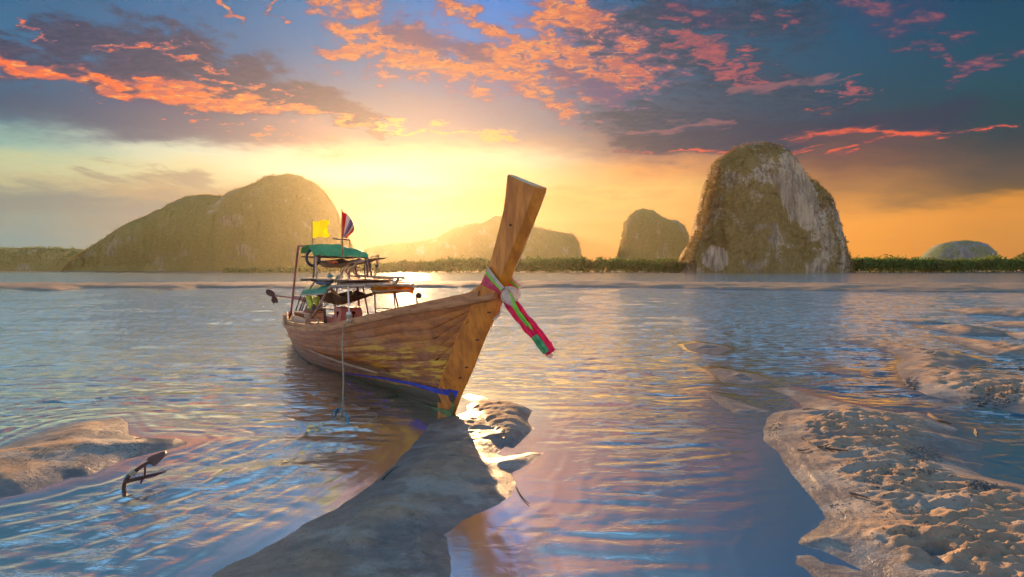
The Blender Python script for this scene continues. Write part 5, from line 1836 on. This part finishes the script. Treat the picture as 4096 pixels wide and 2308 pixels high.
an = thing('anchor', 'small rusty anchor sticking up out of the water near the left sand bar', 'anchor', ca(300, 1160), boat=False)
shk = MB().tube(crom([ca(285, 1330), ca(305, 1060), ca(335, 930), ca(440, 770), ca(560, 680, .01), ca(800, 520, .02), ca(1240, 268, .05)], 4), [.015] * 12 + [.015] * 7 + [.013] * 6, 8).build('shank', M['rust'], an, True)
A_ = [ca(805, 435, .06), ca(870, 382, .07), ca(1050, 300, .08), ca(1245, 245, .06), ca(1268, 285, .03)]
B_ = [ca(860, 470, .02), ca(950, 425, .02), ca(1080, 350, .02), ca(1240, 262, .03), ca(1268, 285, .03)]
C_ = [ca(868, 512, -.02), ca(985, 580, -.05), ca(1100, 470, -.04), ca(1230, 340, -.01), ca(1266, 290, .02)]
MB().sheet([A_, B_, C_], .006).build('fluke', M['rust'], an, True, 30)
MB().tube([ca(330, 930), ca(520, 880, .0), ca(800, 815, .05), ca(1050, 752, .12), ca(1240, 690, .18)], [.015, .015, .014, .012, .007], 8).build('arm', M['rust'], an, True)
MB().tube([ca(778, 560, .01), ca(776, 720, .02), ca(770, 830, .03), ca(700, 905, .0), ca(690, 960, .0)], .0075, 7).build('strut', M['rust'], an, True)
mb = MB()
for k in range(5):
    p = ca(470 + k * 24, 752 - k * 18, .0)
    mb.torus(p, .0165 + .003 * (k % 2), .006, (ca(560, 680) - ca(440, 770)), 12, 6)
mb.build('rope_binding', M['rope'], an, True)
MB().tube([ca(590, 748, .01), ca(900, 706, .06), ca(1390, 630, .2)], [.004, .004, .003], 5).build('cord', M['rope'], an, True)
MB().tube([ca(470, 700, .0), ca(380, 770, -.01), ca(290, 890, -.02)], [.004, .007, .003], 5).build('cord', M['blue_rope'], an, True)


# ================================================================== driftwood, grit, lone mangrove
def sand_z(x, y):
    r_ = math.hypot(x, y); a_ = math.degrees(math.atan2(x, y))
    i = int(np.searchsorted(r0, r_)); j = int(np.searchsorted(a0, a_))
    i = min(max(i, 0), NR - 1); j = min(max(j, 0), NA - 1)
    return float(SH[i * NA + j])


def stick(label, pts, r, curve=0.0, name='twig', z_=.004):
    P = []
    for (u, v) in pts:
        X, Y = G(u, v, .03)
        P.append(Vector((X, Y, max(sand_z(X, Y), 0) + z_ + r * .6)))
    o = MB().tube(crom(P, 4) if len(P) > 2 else P, [r * (1 - .5 * k / max(1, len(crom(P, 4)) - 1 if len(P) > 2 else 1)) for k in range(len(crom(P, 4)) if len(P) > 2 else 2)], 6).build(name, M['bark'], None, True)
    # origin at its base
    b = o.data.vertices[0].co.copy()
    for v_ in o.data.vertices:
        v_.co -= b
    o.location = b
    tag(o, label, 'stick', 'driftwood sticks on the sand')
    return o


stick('dark stick lying at the far right edge of the large pitted bar', c8([(1222, 668), (1260, 690), (1328, 710)]), .022, name='driftwood')
stick('short twig on the upper left of the pitted bar', c8([(608, 800), (628, 810), (642, 824)]), .008)
stick('thin dark twig right of the short twig on the pitted bar', c8([(712, 798), (745, 803), (772, 812)]), .010)
stick('pale-ended twig lying level on the left part of the pitted bar', c8([(592, 852), (620, 857), (648, 853)]), .007)
stick('middle twig of the loose cluster on the pitted bar', c8([(684, 852), (712, 848), (742, 846)]), .008)
stick('longest twig of the loose cluster on the pitted bar', c8([(722, 858), (770, 872), (832, 884)]), .010)
stick('dark twig half buried in the middle of the pitted bar', c8([(842, 1070), (880, 1082), (935, 1104)]), .009)
stick('straight twig pointing left near the neck of the bar', c8([(612, 648), (650, 652), (690, 664)]), .007)
stick('curved dark stick at the water edge left of the shaded spit', scaled([(408, 742), (440, 705), (480, 668), (524, 648)], .5564, 1300, 1500), .008)
stick('thin black stick poking into the water right of the shaded spit', scaled([(1376, 784), (1400, 830), (1430, 868), (1466, 902)], .5564, 1300, 1500), .006)
stick('small dark twig on the left sand bar', c6([(975, 455), (995, 444), (1016, 434)]), .006)
stick('broken twig floating in the calm water at the right', c8([(1443, 738), (1448, 748), (1452, 758)]), .014)
stick('stick lying on the right-hand bar by the frame edge', c8([(1655, 447), (1690, 452), (1730, 458)]), .022)


def scatter(label, regions, seed, name='pebbles'):
    g = np.random.default_rng(seed)
    V, Fc = [], []
    for (poly, n, s0_, s1_) in regions:
        us_ = [p[0] for p in poly]; vs_ = [p[1] for p in poly]
        k = 0
        while k < n:
            u, v = g.uniform(min(us_), max(us_)), g.uniform(min(vs_), max(vs_))
            ex = ((u - (min(us_) + max(us_)) / 2) / ((max(us_) - min(us_)) / 2)) ** 2 + ((v - (min(vs_) + max(vs_)) / 2) / ((max(vs_) - min(vs_)) / 2)) ** 2
            if g.uniform() < ex:
                k += .2
                continue
            X, Y = G(u, v, .04)
            z = sand_z(X, Y)
            k += 1
            if z < .004:
                continue
            s_ = g.uniform(s0_, s1_)
            b = len(V)
            for q_ in range(6):
                an_ = 2 * math.pi * q_ / 5 + g.uniform(-.3, .3)
                if q_ < 5:
                    V.append((X + math.cos(an_) * s_ * g.uniform(.6, 1.3), Y + math.sin(an_) * s_ * g.uniform(.6, 1.3), z - .003))
                else:
                    V.append((X + g.uniform(-.3, .3) * s_, Y, z + s_ * g.uniform(.3, .9)))
            Fc += [(b + i, b + (i + 1) % 5, b + 5) for i in range(5)]
    o = mesh_np(name, V, None, M['stone'], False, None, tris=Fc)
    tag(o, label, None, kind='stuff')
    return o


scatter('dark shell grit and pebbles strewn over the sand bars', [
    (c8([(1090, 820), (1300, 920)]), 500, .006, .020), (c8([(1380, 1015), (1580, 1085)]), 500, .005, .016), (c8([(1100, 960), (1260, 1000)]), 160, .004, .012),
    (c8([(440, 690), (520, 780)]), 90, .006, .014), (c8([(500, 700), (1500, 1300)]), 900, .003, .010), (c8([(1080, 490), (1180, 550)]), 120, .012, .03),
    (c8([(1350, 560), (1678, 640)]), 200, .01, .03), (c6([(0, 340), (1300, 800)]), 900, .002, .008), (c6([(500, 480), (1300, 560)]), 260, .003, .009),
    (dsp([(560, 1180), (1300, 1452)]), 700, .0015, .006), (dsp([(1160, 1000), (1350, 1170)]), 200, .002, .006)], 77)

# lone mangrove standing in the shallows beyond the prow
mx0, my0 = (1866 - 2048) / FPX * 300, 300.0
tm = thing('mangrove_tree', 'lone mangrove tree in the shallows just left of the prow', 'tree', (mx0, my0, 0), boat=False)
MB().tube([(mx0, my0, -.3), (mx0 + .1, my0, 1.2), (mx0 - .2, my0, 2.6)], [.18, .13, .06], 6).tube([(mx0 + .1, my0, 1.0), (mx0 + 1.0, my0, 2.2)], [.09, .03], 5).tube([(mx0 + .05, my0, .9), (mx0 - 1.0, my0, 2.0)], [.08, .03], 5).build('trunk', M['bark'], tm, True)
g = np.random.default_rng(8)
cp = g.normal(0, 1, (70, 3)) * np.array([1.1, .8, .6]) + np.array([0, 0, 2.6])
cr_ = tufts('crown', cp - np.array([0, 0, 0]), g.uniform(.5, 1.0, 70), leafB, tm, 4, 6)
del cr_['kind']
